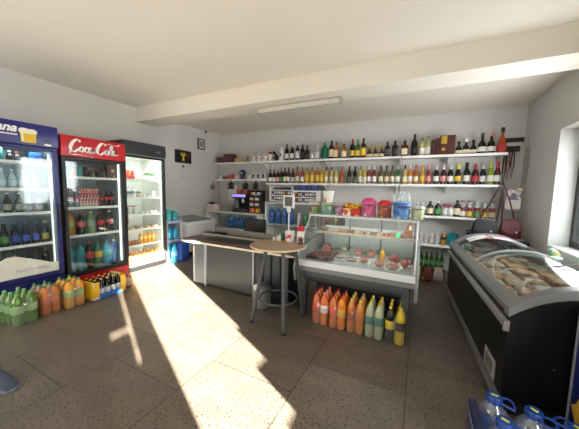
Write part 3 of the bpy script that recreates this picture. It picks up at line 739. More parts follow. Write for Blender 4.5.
# ================================================================ LEFT WALL PICTURES
def on_left(label, name, y0, y1, z0, z1, frame, inner, extra=None):
    t = thing(name, label, 'picture', (XL, (y0 + y1) / 2, (z0 + z1) / 2)); a = (y1 - y0) / 2; b = (z1 - z0) / 2; f = .02
    part(MB().box(.001, .025, -a, a, b - f, b).box(.001, .025, -a, a, -b, -b + f).box(.001, .025, -a, -a + f, -b + f, b - f).box(.001, .025, a - f, a, -b + f, b - f), 'frame', frame, t)
    part(MB().box(.001, .015, -a + f, a - f, -b + f, b - f), 'picture_sheet', inner, t)
    return t
t = on_left('black poster with a yellow bird-like emblem on the left wall', 'poster', 4.0, 4.44, 1.965, 2.245, BLACK, mat('12141c', .4))
def fan(cx, cz, r, a0, a1, n=8):
    return [(cx, cz)] + [(cx + r * math.cos(math.radians(a0 + (a1 - a0) * i / n)), cz + r * math.sin(math.radians(a0 + (a1 - a0) * i / n))) for i in range(n + 1)]
part(MB().prism(fan(0, .01, .085, 20, 75), .0155, .018, 'x').prism(fan(0, .01, .085, 105, 160), .0155, .018, 'x').prism([(-.02, .04), (.02, .04), (.03, -.09), (-.03, -.09)], .0155, .018, 'x'), 'emblem', mat('e3c21a', .4), t, 'yellow emblem')
part(MB().prism(fan(.10, .02, .06, -60, 60), .0155, .0175, 'x'), 'red_flourish', mat('8a1a22', .4), t, 'red flourish')
t = on_left('small black-framed certificate high on the left wall', 'picture_frame', 4.66, 4.87, 2.345, 2.60, BLACK, mat('c2beb4', .5))
part(MB().box(.0155, .017, -.05, .05, -.06, .06), 'print', mat('85827c', .6), t)
t = thing('wall_notice', 'small pinned paper notice with dark seal below the poster', 'notice', (XL, 4.22, 1.58))
part(MB().box(.001, .006, -.05, .05, 0, .27), 'sheet', mat('c8c6c6', .7), t); part(MB().lathe([(.03, 0), (.03, .006)], (.006, 0, .31), 12, axis='x'), 'seal', mat('5a5248', .6), t)
t = thing('security_camera', 'small black and white dome camera on the left wall', 'camera', (XL, 4.86, 2.79))
part(MB().lathe([(.04, 0), (.04, .05)], (0, 0, 0), 14, axis='x'), 'mount', cWH, t); part(MB().ball((.075, 0, -.01), .032), 'lens_ball', BLACK, t)
# tube lamp under the beam
t = thing('tube_lamp', 'long pale fluorescent tube lamp under the ceiling beam', 'lamp', (-1.62, 3.40, ZB))
part(MB().rbox(-.64, .64, -.06, .06, -.02, -.001, .008), 'base_plate', mat('b0aca2', .5), t)
hp = [(-.055, -.021), (.055, -.021), (.05, -.05), (.03, -.07), (-.03, -.07), (-.05, -.05)]
part(MB().prism([(y, z) for y, z in hp], -.62, .62, 'x'), 'diffuser', mat('cfcabd', .35), t)
part(MB().prism(hp, -.65, -.621, 'x'), 'end_cap', mat('a8a49a', .5), t); part(MB().prism(hp, .621, .65, 'x'), 'end_cap', mat('a8a49a', .5), t)

# ================================================================ FRIDGES (doors face +x)
def fridge(name, label, loc, w_, h_, dep, head_h, base_h, mbody, mhead, mframe, mbase, shelves, inner, fr=.045, handle=-1, mshelf=None, hy=None):
    """origin: floor, front-left corner (low y); front plane x=0, body behind"""
    t = thing(name, label, 'display fridge', loc)
    zt = h_ - head_h
    part(MB().box(-dep, -.05, 0, .03, 0, h_).box(-dep, -.05, w_ - .03, w_, 0, h_).box(-dep, -dep + .03, .03, w_ - .03, 0, h_).box(-dep + .03, -.05, .03, w_ - .03, h_ - .03, h_).box(-dep + .03, -.05, .03, w_ - .03, 0, base_h), 'cabinet', mbody, t)
    part(MB().box(-dep + .031, -.055, .031, .045, base_h + .001, zt).box(-dep + .031, -.055, w_ - .045, w_ - .031, base_h + .001, zt).box(-dep + .031, -dep + .045, .046, w_ - .046, base_h + .001, zt)
         .box(-dep + .046, -.055, .046, w_ - .046, base_h + .001, base_h + .015).box(-dep + .046, -.055, .046, w_ - .046, zt - .015, zt), 'lining', inner, t)
    part(MB().prism([(-.049, zt), (.012, zt), (.028, zt + head_h * .5), (.012, h_), (-.049, h_)], .0, w_, 'y'), 'header', mhead, t, bevel=.004)
    part(MB().box(-.049, .0, 0, w_, .03, base_h - .01), 'base_panel', mbase, t, bevel=.004)
    gr = MB()
    for k in range(5): gr.box(-.0, .004, .05, w_ - .05, .05 + k * (base_h - .09) / 5, .058 + k * (base_h - .09) / 5)
    part(gr, 'grille', mbase, t)
    d = part(MB().box(-.045, .0, .005, fr, base_h, zt - .005).box(-.045, .0, w_ - fr, w_ - .005, base_h, zt - .005).box(-.045, .0, fr, w_ - fr, base_h, base_h + fr).box(-.045, .0, fr, w_ - fr, zt - fr * .9, zt - .005), 'door', mframe, t, bevel=.003)
    part(MB().box(-.028, -.020, fr, w_ - fr, base_h + fr, zt - fr * .9), 'glass_pane', PANE, d)
    yy = fr * .5 if handle < 0 else w_ - fr * .5
    zc = (base_h + zt) / 2
    part(MB().rbox(.0, .03, yy - .012, yy + .012, zc - .16, zc + .10, .008), 'handle', BLACK, d)
    for z in shelves:
        s_ = MB()
        s_.box(-.11, -.10, .05, w_ - .05, z - .012, z + .02)
        for k in range(24):
            y = .052 + k * (w_ - .104) / 23
            s_.box(-dep + .06, -.11, y - .002, y + .002, z - .006, z)
        s_.box(-dep + .055, -dep + .06, .05, w_ - .05, z - .008, z + .002)
        part(s_, 'shelf', mshelf or WHITE, t)
    return t
BLU = mat('14195e', .35); NAVY = mat('0e1240', .4); RED = mat('b5101e', .32)
GREYIN = mat('9aa3a6', .4); WHIN = mat('dfe2dd', .4)
FX = -3.87
fb = fridge('display_fridge', 'blue beer fridge with beer mug header at the far left', (FX, .72, 0), .83, 2.07, .72, .24, .32, BLU, mat('1b2070', .3), BLU, BLU, (.70, 1.07, 1.34, 1.64), mat('8fa0a6', .4), handle=1, fr=.05)
frd = fridge('display_fridge', 'red cola fridge with white script header', (FX, 1.572, 0), .755, 2.01, .72, .25, .24, mat('1a1214', .4), RED, BLACK, RED, (.735, 1.105, 1.50), GREYIN)
fbk = fridge('display_fridge', 'tall black fridge with bright white interior', (-4.09, 2.44, 0), .73, 2.12, .66, .22, .06, BLACK, mat('30363b', .4), BLACK, BLACK, (.41, .675, .93, 1.21, 1.51), WHIN, fr=.035)
def light_strip(parent, x, y, z0, z1, power, loc, sz, e=4, col_=(1, 1, .95), dr=(-.2, -1, 0)):
    part(MB().box(x - .012, x + .012, y - .006, y + .006, z0, z1), 'light_strip', mat('f4f6ee', .4, emit=e), parent, 'white light strip')
    a = area('fridge_light', loc, dr, sz, .08, power, col_)
light_strip(frd, -.075, .70, .30, 1.72, 1.6, (FX - .15, 1.95, 1.76), .6, 1.2, dr=(-.15, 0, -1))
light_strip(fb, -.075, .765, .32, 1.76, 2.6, (FX - .15, 1.13, 1.80), .6, .6, (.85, .95, 1), dr=(-.15, 0, -1))
light_strip(fbk, -.075, .69, .12, 1.84, 3.2, (-4.19, 2.80, 1.87), .6, .8, (1, 1, .93), dr=(-.25, 0, -1))
area('fridge_light', (-4.17, 3.10, .95), (-.4, -1, 0), .05, 1.6, 1.8, (1, .99, .93))

# script lettering on the red header: broad-nib pen strokes
def catmull(pts, n=8):
    out = []
    P = [pts[0]] + pts + [pts[-1]]
    for i in range(1, len(P) - 2):
        p0, p1, p2, p3 = [Vector(q) for q in P[i - 1:i + 3]]
        for k in range(n):
            t_ = k / n
            out.append(.5 * ((2 * p1) + (p2 - p0) * t_ + (2 * p0 - 5 * p1 + 4 * p2 - p3) * t_ ** 2 + (3 * p1 - p0 - 3 * p2 + p3) * t_ ** 3))
    out.append(Vector(pts[-1])); return out
def pen(mb, pts, w_, O, S_, thick=.004):
    """calligraphic stroke on the plane x=const: u runs along +y, v up"""
    c = catmull([(p[0], p[1], 0) for p in pts])
    nib = Vector((.92, -.32)) * w_ * 1.5
    A = []; B = []
    N = len(c)
    for i, p in enumerate(c):
        tt = .45 + .55 * math.sin(PI * min(1, max(0, i / (N - 1)))) ** .5
        A.append((O[0], O[1] + (p.x - nib.x * tt) * S_, O[2] + (p.y - nib.y * tt) * S_))
        B.append((O[0], O[1] + (p.x + nib.x * tt) * S_, O[2] + (p.y + nib.y * tt) * S_))
    mb.strip(A, B, (thick, 0, 0))
lt = MB(); S_ = .070; O = (.031, .082, 1.818)
def L(pts, w_=.13, dx=0): pen(lt, [(x + dx, y) for x, y in pts], w_, O, S_)
bigC = [(1.45, 1.75), (1.5, 2.1), (1.15, 2.2), (.6, 1.8), (.15, .95), (.1, .25), (.5, -.05), (1.0, .25), (1.35, .65)]
L(bigC, .17)
L([(.2, .1), (-.1, -.25), (.3, -.5), (1.2, -.45), (2.4, -.55), (3.1, -.75), (3.5, -.65)], .09)
oo = [(.35, 1.05), (.05, .7), (.0, .25), (.25, .05), (.55, .35), (.62, .8), (.4, 1.05), (.25, .8)]
L(oo, .12, 1.45)
L([(.55, .75), (.6, 1.02), (.25, .95), (0, .5), (.08, .12), (.4, .1), (.75, .5)], .12, 2.25)
aa = [(.6, .9), (.3, 1.05), (.0, .6), (.05, .12), (.3, .1), (.55, .55), (.68, 1.0)]
L(aa, .12, 2.95); L([(.66, 1.0), (.56, .4), (.66, .08), (.9, .3)], .12, 2.95)
L([(0, .95), (.35, .98)], .10, 3.95)
L(bigC, .17, 4.2)
L([(1.6, 2.0), (2.4, 2.15), (3.2, 2.0), (3.9, 2.1), (4.1, 2.35)], .08, 4.2)
L(oo, .12, 5.65)
L([(.0, .2), (.45, 1.3), (.55, 1.95), (.35, 1.8), (.15, .9), (.12, .2), (.35, .08), (.6, .35)], .12, 6.45)
L(aa, .12, 7.0); L([(.66, 1.0), (.56, .4), (.7, .08), (1.0, .35)], .12, 7.0)
part(lt, 'script_lettering', mat('f3efec', .4), frd, 'white script lettering reading Coca-Cola')
# blue header: slanted white lettering, stripe and beer mug
lettering('reana', .115, 'header_lettering', mat('e8e8ea', .4), fb, (.03, .47, 1.955), (0, 1, 0), (0, 0, 1), .002, .35, .004, 'RIGHT')
part(MB().box(.02, .0295, .0, .48, 1.918, 1.932), 'stripe', mat('e0c8c0', .4), fb)
mg = MB().prism([(.505, 1.855), (.625, 1.855), (.63, 1.955), (.50, 1.955)], .024, .032, 'x'); part(mg, 'beer_mug_picture', mat('d7b422', .3), fb, 'golden beer mug picture')
part(MB().prism([(.497, 1.95), (.632, 1.95), (.638, 1.985), (.61, 2.002), (.57, 1.998), (.53, 2.006), (.50, 2.0), (.488, 1.98)], .024, .036, 'x'), 'foam_picture', mat('e8e2cf', .5), fb, 'white foam of the mug')
part(MB().box(.02, .034, .508, .525, 1.86, 1.95), 'mug_highlight', mat('e9dfae', .3), fb)
part(MB().box(.018, .030, .70, .76, 1.89, 1.905), 'badge', BLACK, fb)
part(MB().box(.018, .022, .70, .76, 1.845, 1.865), 'price_tag', cWH, fb)
# mountain picture stuck on the blue door
mt = [(.055, .372), (.775, .372), (.775, .475), (.70, .485), (.61, .53), (.50, .575), (.40, .618), (.33, .61), (.25, .565), (.16, .57), (.055, .60)]
part(MB().prism(mt, -.0195, -.017, 'x'), 'mountain_decal', mat('d6d5c6', .6, noise=.05, scale=15), fb, 'white snowy mountain picture')
lettering('PENTRU MEREU', .042, 'decal_lettering', mat('8a92a0', .5), fb, (-.0165, .40, .430), (0, 1, 0), (0, 0, 1), .0006, .1)
# small grey emblem on the black header
part(MB().tube([(.024, .56 + .02 * math.cos(a), 2.005 + .014 * math.sin(a)) for a in [i * PI / 6 for i in range(12)]], .0035, 5, True)
     .tube([(.024, .60 + .02 * math.cos(a), 2.005 + .014 * math.sin(a)) for a in [i * PI / 6 for i in range(12)]], .0035, 5, True), 'emblem', cSV, fbk, 'small silver emblem')
part(MB().box(.013, .016, .02, .71, 1.905, 1.912), 'trim_line', cSV, fbk)

def fr_row(place, group, x, y0, z, items, cat='bottle'):
    for it in items:
        y, desc, name, shape, r, h, body, cap, lab = it[:9]
        kw = it[9] if len(it) > 9 else {}
        o = bottle(name, shape, r, h, body, cap, lab, (x, y0 + y, z), 0, None, **kw)
        row(o, desc, place, 'can' if 'can' in name else cat, group)
CX = FX - .19
TEAL = mat('1d8a8e', .3, .2); TEALG2 = mat('2c8ea0', .3)
P_ = 'on the top shelf of the red fridge'
fr_row(P_, 'drinks on the top shelf of the red fridge', CX, 1.572, 1.5025, [
    (.12, 'teal can', 'drink_can', 'can', .033, .15, TEAL, cSV, mat('3a9aa0', .4)), (.195, 'teal can with orange stripe', 'drink_can', 'can', .033, .15, TEAL, cSV, cOR), (.27, 'teal can', 'drink_can', 'can', .033, .15, TEAL, cSV, mat('3a9aa0', .4)),
    (.345, 'small dark can', 'drink_can', 'can', .03, .11, DARK, cSV, lBK), (.415, 'small dark can', 'drink_can', 'can', .03, .11, DARK, cSV, mat('5a5a60', .5)), (.485, 'small dark can', 'drink_can', 'can', .03, .11, DARK, cSV, lBK), (.55, 'small dark can', 'drink_can', 'can', .03, .11, DARK, cSV, mat('5a5a60', .5))])
boxy('gift_pack', patch_mat('7a1418', '4a2016', 'c8b09a', 22), 'dark red gift pack on the red fridge top shelf', 'box', CX - .05, CX + .05, 1.572 + .59, 1.572 + .69, 1.5025, 1.70)
boxy('can_pack', mat('5a1a1c', .4), 'flat dark red pack behind the small dark cans', 'box', CX - .20, CX - .08, 1.572 + .40, 1.572 + .60, 1.5025, 1.66)
COLA = mat('180a08', .12)
P_ = 'on the second shelf of the red fridge'
fr_row(P_, 'drinks on the second shelf of the red fridge', CX, 1.572, 1.1075, [
    (.085, 'small bottle with red label', 'soda_bottle', 'pet', .028, .22, glassy('8a90b0', .6), cRD, lRD), (.15, 'small bottle with pale label', 'soda_bottle', 'pet', .028, .22, glassy('8a90b0', .6), cBL, lWH), (.215, 'small bottle with red label', 'soda_bottle', 'pet', .028, .22, glassy('8a90b0', .6), cBL, lRD),
    (.51, 'small cola bottle', 'soda_bottle', 'pet', .03, .22, COLA, cBK, lRD), (.58, 'small cola bottle', 'soda_bottle', 'pet', .03, .22, COLA, cBK, lRD), (.65, 'small cola bottle', 'soda_bottle', 'pet', .03, .22, COLA, cBK, lRD)])
for k in range(6):
    o = boxy('juice_carton', patch_mat('c8404a', 'd8c8c4', '8a2a3a', 40), 'x', 'carton', CX - .03, CX + .03, 1.572 + .245 + .038 * k, 1.572 + .280 + .038 * k, 1.1075, 1.36)
    row(o, 'slim pink and white carton', P_, 'carton', 'cartons in the red fridge')
P_ = 'on the third shelf of the red fridge'
fr_row(P_, 'drinks on the third shelf of the red fridge', CX, 1.572, .7375, [
    (.13, 'large orange drink bottle', 'soda_bottle', 'petwide', .052, .31, mat('b07c28', .2), cRD, mat('9aa040', .5)), (.25, 'large cola bottle', 'soda_bottle', 'petwide', .05, .29, COLA, cRD, lRD), (.37, 'large pale green bottle', 'soda_bottle', 'petwide', .052, .31, mat('6a8a50', .2), cWH, mat('8a9a90', .5)),
    (.49, 'large cola bottle', 'soda_bottle', 'petwide', .05, .29, COLA, cRD, lRD), (.61, 'cola bottle with white and red label', 'soda_bottle', 'petwide', .05, .31, COLA, cWH, patch_mat('c03030', 'e0dcd6', '30201c', 40))])
P_ = 'at the bottom of the red fridge'
fr_row(P_, 'drinks at the bottom of the red fridge', CX, 1.572, .256, [
    (.11, 'large teal water bottle', 'water_bottle', 'petwide', .056, .36, TEALG2, cTL, mat('2a7a84', .4)), (.225, 'large teal water bottle', 'water_bottle', 'petwide', .056, .36, TEALG2, cTL, mat('2a7a84', .4)), (.335, 'tall cola bottle', 'soda_bottle', 'petwide', .05, .38, COLA, cRD, lRD),
    (.445, 'green lemonade bottle with yellow label', 'soda_bottle', 'petwide', .052, .36, mat('1f6a4a', .2), cGN, lYL), (.56, 'sky blue water bottle', 'water_bottle', 'petwide', .055, .36, mat('3a9ac0', .2), cTL, mat('48b0b8', .4)), (.658, 'deep blue water bottle', 'water_bottle', 'petwide', .046, .36, mat('2460a0', .2), cWH, mat('3a70b0', .4))])
# blue fridge
P_ = 'on the top shelf of the blue fridge'
fr_row(P_, 'drinks on the top shelf of the blue fridge', CX, .72, 1.6425, [
    (.16, 'large teal can', 'drink_can', 'can', .038, .12, mat('0f4a4a', .3), cSV, lBK), (.28, 'large teal can', 'drink_can', 'can', .042, .15, TEAL, cSV, mat('1a6a68', .4)), (.38, 'large teal can', 'drink_can', 'can', .042, .15, TEAL, cSV, mat('1a6a68', .4)),
    (.47, 'small dark bottle', 'beer_bottle', 'beer', .026, .12, BK, cWH, None), (.53, 'small dark bottle', 'beer_bottle', 'beer', .026, .12, BK, cRD, None)])
boxy('blue_carton', mat('2f68b8', .4), 'bright blue carton on the blue fridge top shelf', 'carton', CX - .04, CX + .04, .72 + .64, .72 + .73, 1.6425, 1.77)
P_ = 'on the second shelf of the blue fridge'
fr_row(P_, 'drinks on the second shelf of the blue fridge', CX, .72, 1.3425, [(.12 + .09 * k, 'pale bottle with silver neck', 'drink_bottle', 'beer', .036, .22, glassy('c0d0d8', .6), cSV, mat('aab8c0', .5)) for k in range(7)])
P_ = 'on the third shelf of the blue fridge'
fr_row(P_, 'drinks on the third shelf of the blue fridge', CX, .72, 1.0725, [(.14 + .095 * k, 'dark beer bottle with grey label', 'beer_bottle', 'beer', .036, .23, BK, cSV, mat('8a8f8a', .5)) for k in range(5)]
       + [(.60, 'short clear bottle', 'drink_bottle', 'spirit', .036, .15, CLR, cSV, None), (.69, 'short clear bottle', 'drink_bottle', 'spirit', .036, .15, CLR, cSV, None)])
P_ = 'on the fourth shelf of the blue fridge'
fr_row(P_, 'beer on the fourth shelf of the blue fridge', CX, .72, .7025, [(.12 + .087 * k, 'beer bottle with ' + ('green', 'blue', 'yellow')[c_] + ' label', 'beer_bottle', 'beer', .036, .26, mat('1a0f0a', .12) if c_ == 0 else mat('0c1430', .12), (cBK, cBL, cGD)[c_],
       (mat('4f8f48', .5), lBL, mat('a8a860', .5))[c_]) for k, c_ in enumerate((1, 0, 0, 0, 1, 1, 1, 2))])
P_ = 'at the bottom of the blue fridge'
fr_row(P_, 'bottles at the bottom of the blue fridge', CX, .72, .337, [(.10 + .088 * k, 'dark wine bottle', 'wine_bottle', 'wine', .038, .33, BK, cBK, None) for k in range(8)])
# black fridge
BX = -4.09 - .19
P_ = 'at the bottom of the black fridge'
fr_row(P_, 'juice bottles at the bottom of the black fridge', BX, 2.44, .076, [(.09 + .078 * k, 'orange juice bottle', 'juice_bottle', 'pet', .034, .23, mat('d98a24', .25), cOR, mat('e8b04a', .5)) for k in range(8)])
P_ = 'on the lowest rack of the black fridge'
fr_row(P_, 'juice bottles on the lowest rack', BX, 2.44, .4125, [(.36 + .075 * k, 'amber juice bottle', 'juice_bottle', 'pet', .032, .21, mat('dca03c', .25), cWH, mat('e8c070', .5)) for k in range(4)])
t = thing('egg_tray', 'brown egg tray in the black fridge', 'tray', (BX, 2.62, .411))
part(MB().rbox(-.078, .07, -.13, .14, 0, .045, .01), 'tray', mat('8a5a34', .9), t)
eg = MB()
for a in range(5):
    for b in range(3): eg.ball((-.05 + b * .05, -.11 + a * .055, .055), .021, sz=1.25, n=8, m=6)
part(eg, 'eggs', mat('c8835a', .5), t)
P_ = 'on the middle shelf of the black fridge'
for k in range(4):
    o = boxy('food_packet', patch_mat('e0cfa0', 'c8a070', 'efe6d0', 30), 'x', 'packet', BX - .05, BX + .05, 2.44 + .12 + .14 * k, 2.44 + .24 + .14 * k, .676, .716 + .015 * (k % 2))
    row(o, 'low beige food packet', P_, 'packet', 'packets in the black fridge')
P_ = 'on the fourth shelf of the black fridge'
fr_row(P_, 'tubs on the fourth shelf of the black fridge', BX, 2.44, .9325, [(.10 + .085 * k, 'white tub with red lid', 'tub', 'tub', .038, .15, cWH, cRD, mat('d8d4cc', .5)) for k in range(3)] + [(.40 + .08 * k, 'low white yoghurt cup', 'yoghurt_cup', 'tub', .034, .06, cWH, (cSV, cPK, cWH, cOR)[k], None) for k in range(4)], 'tub')
P_ = 'on the fifth shelf of the black fridge'
fr_row(P_, 'dairy on the fifth shelf of the black fridge', BX, 2.44, 1.2125, [(.10 + .075 * k, 'white milk bottle with blue label', 'milk_bottle', 'pet', .032, .18, cWH, cBL, mat('7a94b8', .5)) for k in range(3)] + [(.35, 'brown yoghurt jar', 'jar', 'jar', .036, .13, mat('9a6a40', .4), cWH, lCR), (.44, 'small white cream cup', 'cream_cup', 'tub', .032, .06, cWH, cWH, None), (.52, 'small white cream cup', 'cream_cup', 'tub', .032, .06, cWH, cGN, None), (.61, 'pale yellow dairy tub', 'tub', 'tub', .042, .12, mat('e4dca8', .5), cWH, lWH)])
P_ = 'on the top shelf of the black fridge'
fr_row(P_, 'goods on the top shelf of the black fridge', BX, 2.44, 1.5125, [(.37, 'white dairy bottle', 'milk_bottle', 'pet', .034, .21, cWH, cWH, lWH), (.50, 'white bottle with green label', 'milk_bottle', 'pet', .034, .21, cWH, cWH, lGN), (.60, 'white bottle with green label', 'milk_bottle', 'pet', .034, .21, cWH, cWH, lGN)])
for k in range(3):
    t = thing('snack_pouch', 'x', 'pouch', (BX, 2.44 + .10 + .075 * k, 1.5125))
    pm = patch_mat(('e0b030', 'c83a2a', 'a82a3a')[k], 'd8402a', ('e8c848', 'e0b030', 'd8a0a0')[k], 30)
    part(MB().lathe([(.02, 0), (.036, .03), (.036, .11), (.018, .14)], n=12, sx=.7), 'pouch_body', pm, t); part(MB().box(-.004, .004, -.03, .03, .138, .155), 'seam', pm, t)
    row(t, 'yellow and red snack pouch', P_, 'pouch', 'snack pouches in the black fridge')

# packs on the floor before the fridges
LGR = glassy('7fa83c', .75); PKX = glassy('c98a5c', .5); ORN = mat('dd9a2a', .25)
G = 'drink packs in front of the fridges'
gA = (glassy('5f8a2c', .8), mat('6aa870', .4), mat('8fb878', .4)); shrink_pack('bottle_pack', 'shrink-wrapped pack of green lemonade bottles before the blue fridge', (-3.60, 1.035, 0), .12, 3, 2, .105, 'petwide', .05, .32, [gA], G)
gB = (glassy('d8b89a', .45), cGN, mat('b7c24e', .5)); gB2 = (mat('c9742e', .3), cGN, mat('d8702c', .5))
shrink_pack('bottle_pack', 'shrink-wrapped pack of clear and amber peach tea bottles', (-3.65, 1.265, 0), .08, 3, 2, .092, 'petwide', .044, .31, [gB, gB, gB2], G, filmcol='f0ddd0')
gC = (mat('d8952c', .25), cGN, mat('8aa83e', .5)); shrink_pack('bottle_pack', 'shrink-wrapped pack of orange soda bottles with green caps', (-3.62, 1.478, 0), .03, 3, 2, .10, 'petwide', .047, .32, [gC], G)
t = thing('beer_tray', 'blue and yellow tray of dark beer bottles', 'tray', (-3.60, 1.83, 0), .10)
part(MB().box(-.13, .13, -.20, .20, .001, .012).box(.118, .13, -.20, .20, .012, .06).box(-.13, -.118, -.20, .20, .012, .06), 'tray_base', mat('2a6ab8', .5), t)
for s_ in (-1, 1): part(MB().box(-.13, .13, s_ * .20 - .006, s_ * .20 + .006, .012, .235), 'end_panel', patch_mat('e8b422', 'e8b422', 'f0dc9a', 8), t)
for ya, yb in ((-.206, -.13), (.14, .206)): part(MB().box(.1305, .132, ya, yb, .012, .225), 'corner_flap', patch_mat('e8b422', 'e8b422', 'd8d8d0', 10), t)
for a in range(3):
    for b in range(5):
        bottle('beer_bottle', 'beer', .031, .235, BK, cGD, (mat('c9ced4', .4) if a == 2 else None), (-.075 + .076 * a, -.15 + .075 * b, .0125), 0, t)
gD = (mat('a85a3a', .3), cRD, mat('a8b07a', .5)); shrink_pack('bottle_pack', 'small pack of reddish juice bottles by the sunlit floor', (-3.66, 2.13, 0), 0, 3, 2, .062, 'pet', .029, .19, [gD], G)

# ================================================================ LEFT REAR: water rack and chest freezer
t = thing('water_rack', 'narrow white rack beside the black fridge', 'rack', (-4.28, 3.40, 0))
for z in (.02, .38, .74): part(MB().box(-.35, .12, -.16, .16, z, z + .02).box(.12, .128, -.16, .16, z - .01, z + .035), 'shelf', mat('9aa4cc', .4) if z else WHITE, t)
for x in (-.34, .11):
    for y in (-.155, .155): part(MB().box(x - .01, x + .01, y - .005, y + .005, 0, .80), 'post', WHITE, t)
part(MB().box(-.36, -.351, -.16, .16, 0, .80), 'back_panel', WHITE, t)
for k, (y, z, d) in enumerate(((-.08, .041, 'at the bottom of the water rack'), (.06, .041, 'at the bottom of the water rack'), (-.06, .401, 'on the middle shelf of the rack'), (.07, .401, 'on the middle shelf of the rack'), (-.08, .761, 'on top of the water rack'), (.06, .761, 'on top of the water rack'))):
    o = bottle('water_bottle', 'petwide', .06, (.32, .30, .27, .25, .26, .22)[k], (mat('2fa6cf', .2), mat('1d6e7a', .2), mat('1f86a8', .2), mat('2a8ab0', .2), mat('3a9a9a', .2), mat('2f8f8f', .2))[k], (cTL, cGN, cBL, cBL, cWH, cWH)[k], None, (-4.24, 3.40 + y, z))
    row(o, 'blue water bottle' if k < 4 else 'teal bottle with white cap', d, 'bottle', 'bottles on the water rack')
boxy('blue_carton', mat('2a4aa8', .4), 'blue carton on the floor beside the water rack', 'carton', -4.12, -3.98, 3.40, 3.58, 0, .34)
o = bottle('water_bottle', 'petwide', .05, .36, mat('38b6dc', .2), cTL, mat('80d0e8', .4), (-4.02, 3.27, 0))
tag(o, 'bright cyan water bottle standing at the sunlit floor edge', 'bottle')
t = thing('chest_freezer', 'low white chest freezer against the left wall behind the counter', 'freezer', (-4.83, 3.66, 0))
part(MB().rbox(0, .72, 0, .80, .10, .66, .02), 'body', mat('d2d2d0', .4), t)
part(MB().prism([(0, .661), (.73, .661), (.73, .70), (0, .78)], -.01, .81, 'y'), 'rim', WHITE, t)
part(MB().prism([(.06, .776), (.67, .709), (.67, .715), (.06, .782)], .05, .76, 'y'), 'glass_lid', mat('7d8486', .15), t)
part(MB().box(.05, .68, .05, .76, 0, .099), 'plinth', BLACK, t)

# ================================================================ COUNTER
CG = mat('5f6463', .34, .5); CG2 = mat('868d92', .32, .5)
t = thing('checkout_counter', 'grey metal checkout counter with wood-edged brown top', 'counter', (0, 0, 0))
cv = []
for i in range(9):
    a = PI / 2 * i / 8
    cv.append((-2.88 - .08 * math.sin(a), 2.685 + .10 * (1 - math.cos(a))))
body = [(-2.68, 2.69)] + cv + [(-2.96, 3.25), (-2.68, 3.25)]
part(MB().prism(body, .03, .635, 'z'), 'curved_end_panel', CG2, t)
part(MB().box(-2.67, -1.86, 2.705, 3.25, .03, .635), 'front_panel', CG, t)
part(MB().box(-2.685, -2.665, 2.685, 2.72, .0, .64), 'pilaster', mat('c3c8ca', .35, .4), t)
part(MB().box(-1.862, -1.845, 2.69, 2.72, .0, .64), 'pilaster', mat('c3c8ca', .35, .4), t)
part(MB().box(-1.84, -1.36, 2.715, 3.25, .03, .635), 'side_panel', mat('43484b', .4, .2), t)
for x in (-1.72, -1.60, -1.47): part(MB().box(x - .012, x + .012, 2.69, 2.714, .02, .635), 'fin', mat('2d3338', .4, .3), t)
part(MB().box(-2.60, -1.36, 2.78, 3.22, 0, .029), 'plinth', BLACK, t)
topo = [(-1.22, 2.575), (-2.95, 2.575), (-3.04, 2.60), (-3.08, 2.68), (-3.08, 3.30), (-1.22, 3.30)]
part(MB().prism(topo, .636, .662, 'z'), 'wood_edge', mat('e2d3bb', .4, noise=.05, scale=8), t, 'light wood edge', bevel=.003)
tin = [(-1.23, 2.583), (-2.95, 2.583), (-3.034, 2.608), (-3.07, 2.685), (-3.07, 3.28), (-1.23, 3.28)]
part(MB().prism(tin, .6625, .672, 'z'), 'top_surface', wood_material('4a3d38', '5e4f48', 5), t)
part(MB().box(-2.72, -1.75, 2.72, 2.98, .6725, .680), 'conveyor_belt', mat('1d1c1d', .5), t)
part(MB().box(-3.04, -1.5, 2.99, 3.03, .6725, .70), 'guard_rail', mat('a39a8b', .4), t)
part(MB().box(-3.0, -1.25, 3.24, 3.28, .6725, .75), 'rear_ledge', mat('7d766c', .45), t)
t = thing('keyboard', 'small black keyboard on the left end of the counter', 'keyboard', (-2.99, 3.16, .6725), .3)
part(MB().rbox(-.10, .10, -.04, .04, 0, .02, .006), 'key_tray', BLACK, t)
kk = MB()
for a in range(8):
    for b in range(3): kk.box(-.09 + a * .023, -.072 + a * .023, -.03 + b * .022, -.012 + b * .022, .0201, .027)
part(kk, 'keys', mat('3a3a3e', .5), t)
t = thing('card_terminal', 'black card terminal on the counter beside the keyboard', 'card terminal', (-2.76, 3.14, .673), -.3)
part(MB().prism([(-.06, 0), (.06, 0), (.06, .035), (-.06, .06)], -.045, .045, 'x'), 'housing', BLACK, t)
part(MB().prism([(.0, .0481), (.05, .0376), (.05, .040), (.0, .0505)], -.035, .035, 'x'), 'screen', mat('4a5558', .3), t)
t = thing('customer_display', 'white-framed square display on a thin pole at the counter', 'display', (-1.58, 3.14, .6725), -.15)
part(MB().lathe([(.05, 0), (.05, .01), (.015, .02)], n=16), 'base', cWH, t); part(MB().tube([(0, 0, .015), (0, 0, .47)], .009, 8), 'pole', cWH, t)
part(MB().rbox(-.025, .025, -.015, .015, .43, .50, .005), 'neck', cWH, t)
part(MB().box(-.085, .085, -.02, .01, .49, .51).box(-.085, .085, -.02, .01, .64, .66).box(-.085, -.065, -.02, .01, .51, .64).box(.065, .085, -.02, .01, .51, .64), 'frame', cWH, t)
part(MB().box(-.0645, .0645, -.015, .008, .5105, .6395), 'screen', mat('565c5c', .4), t)
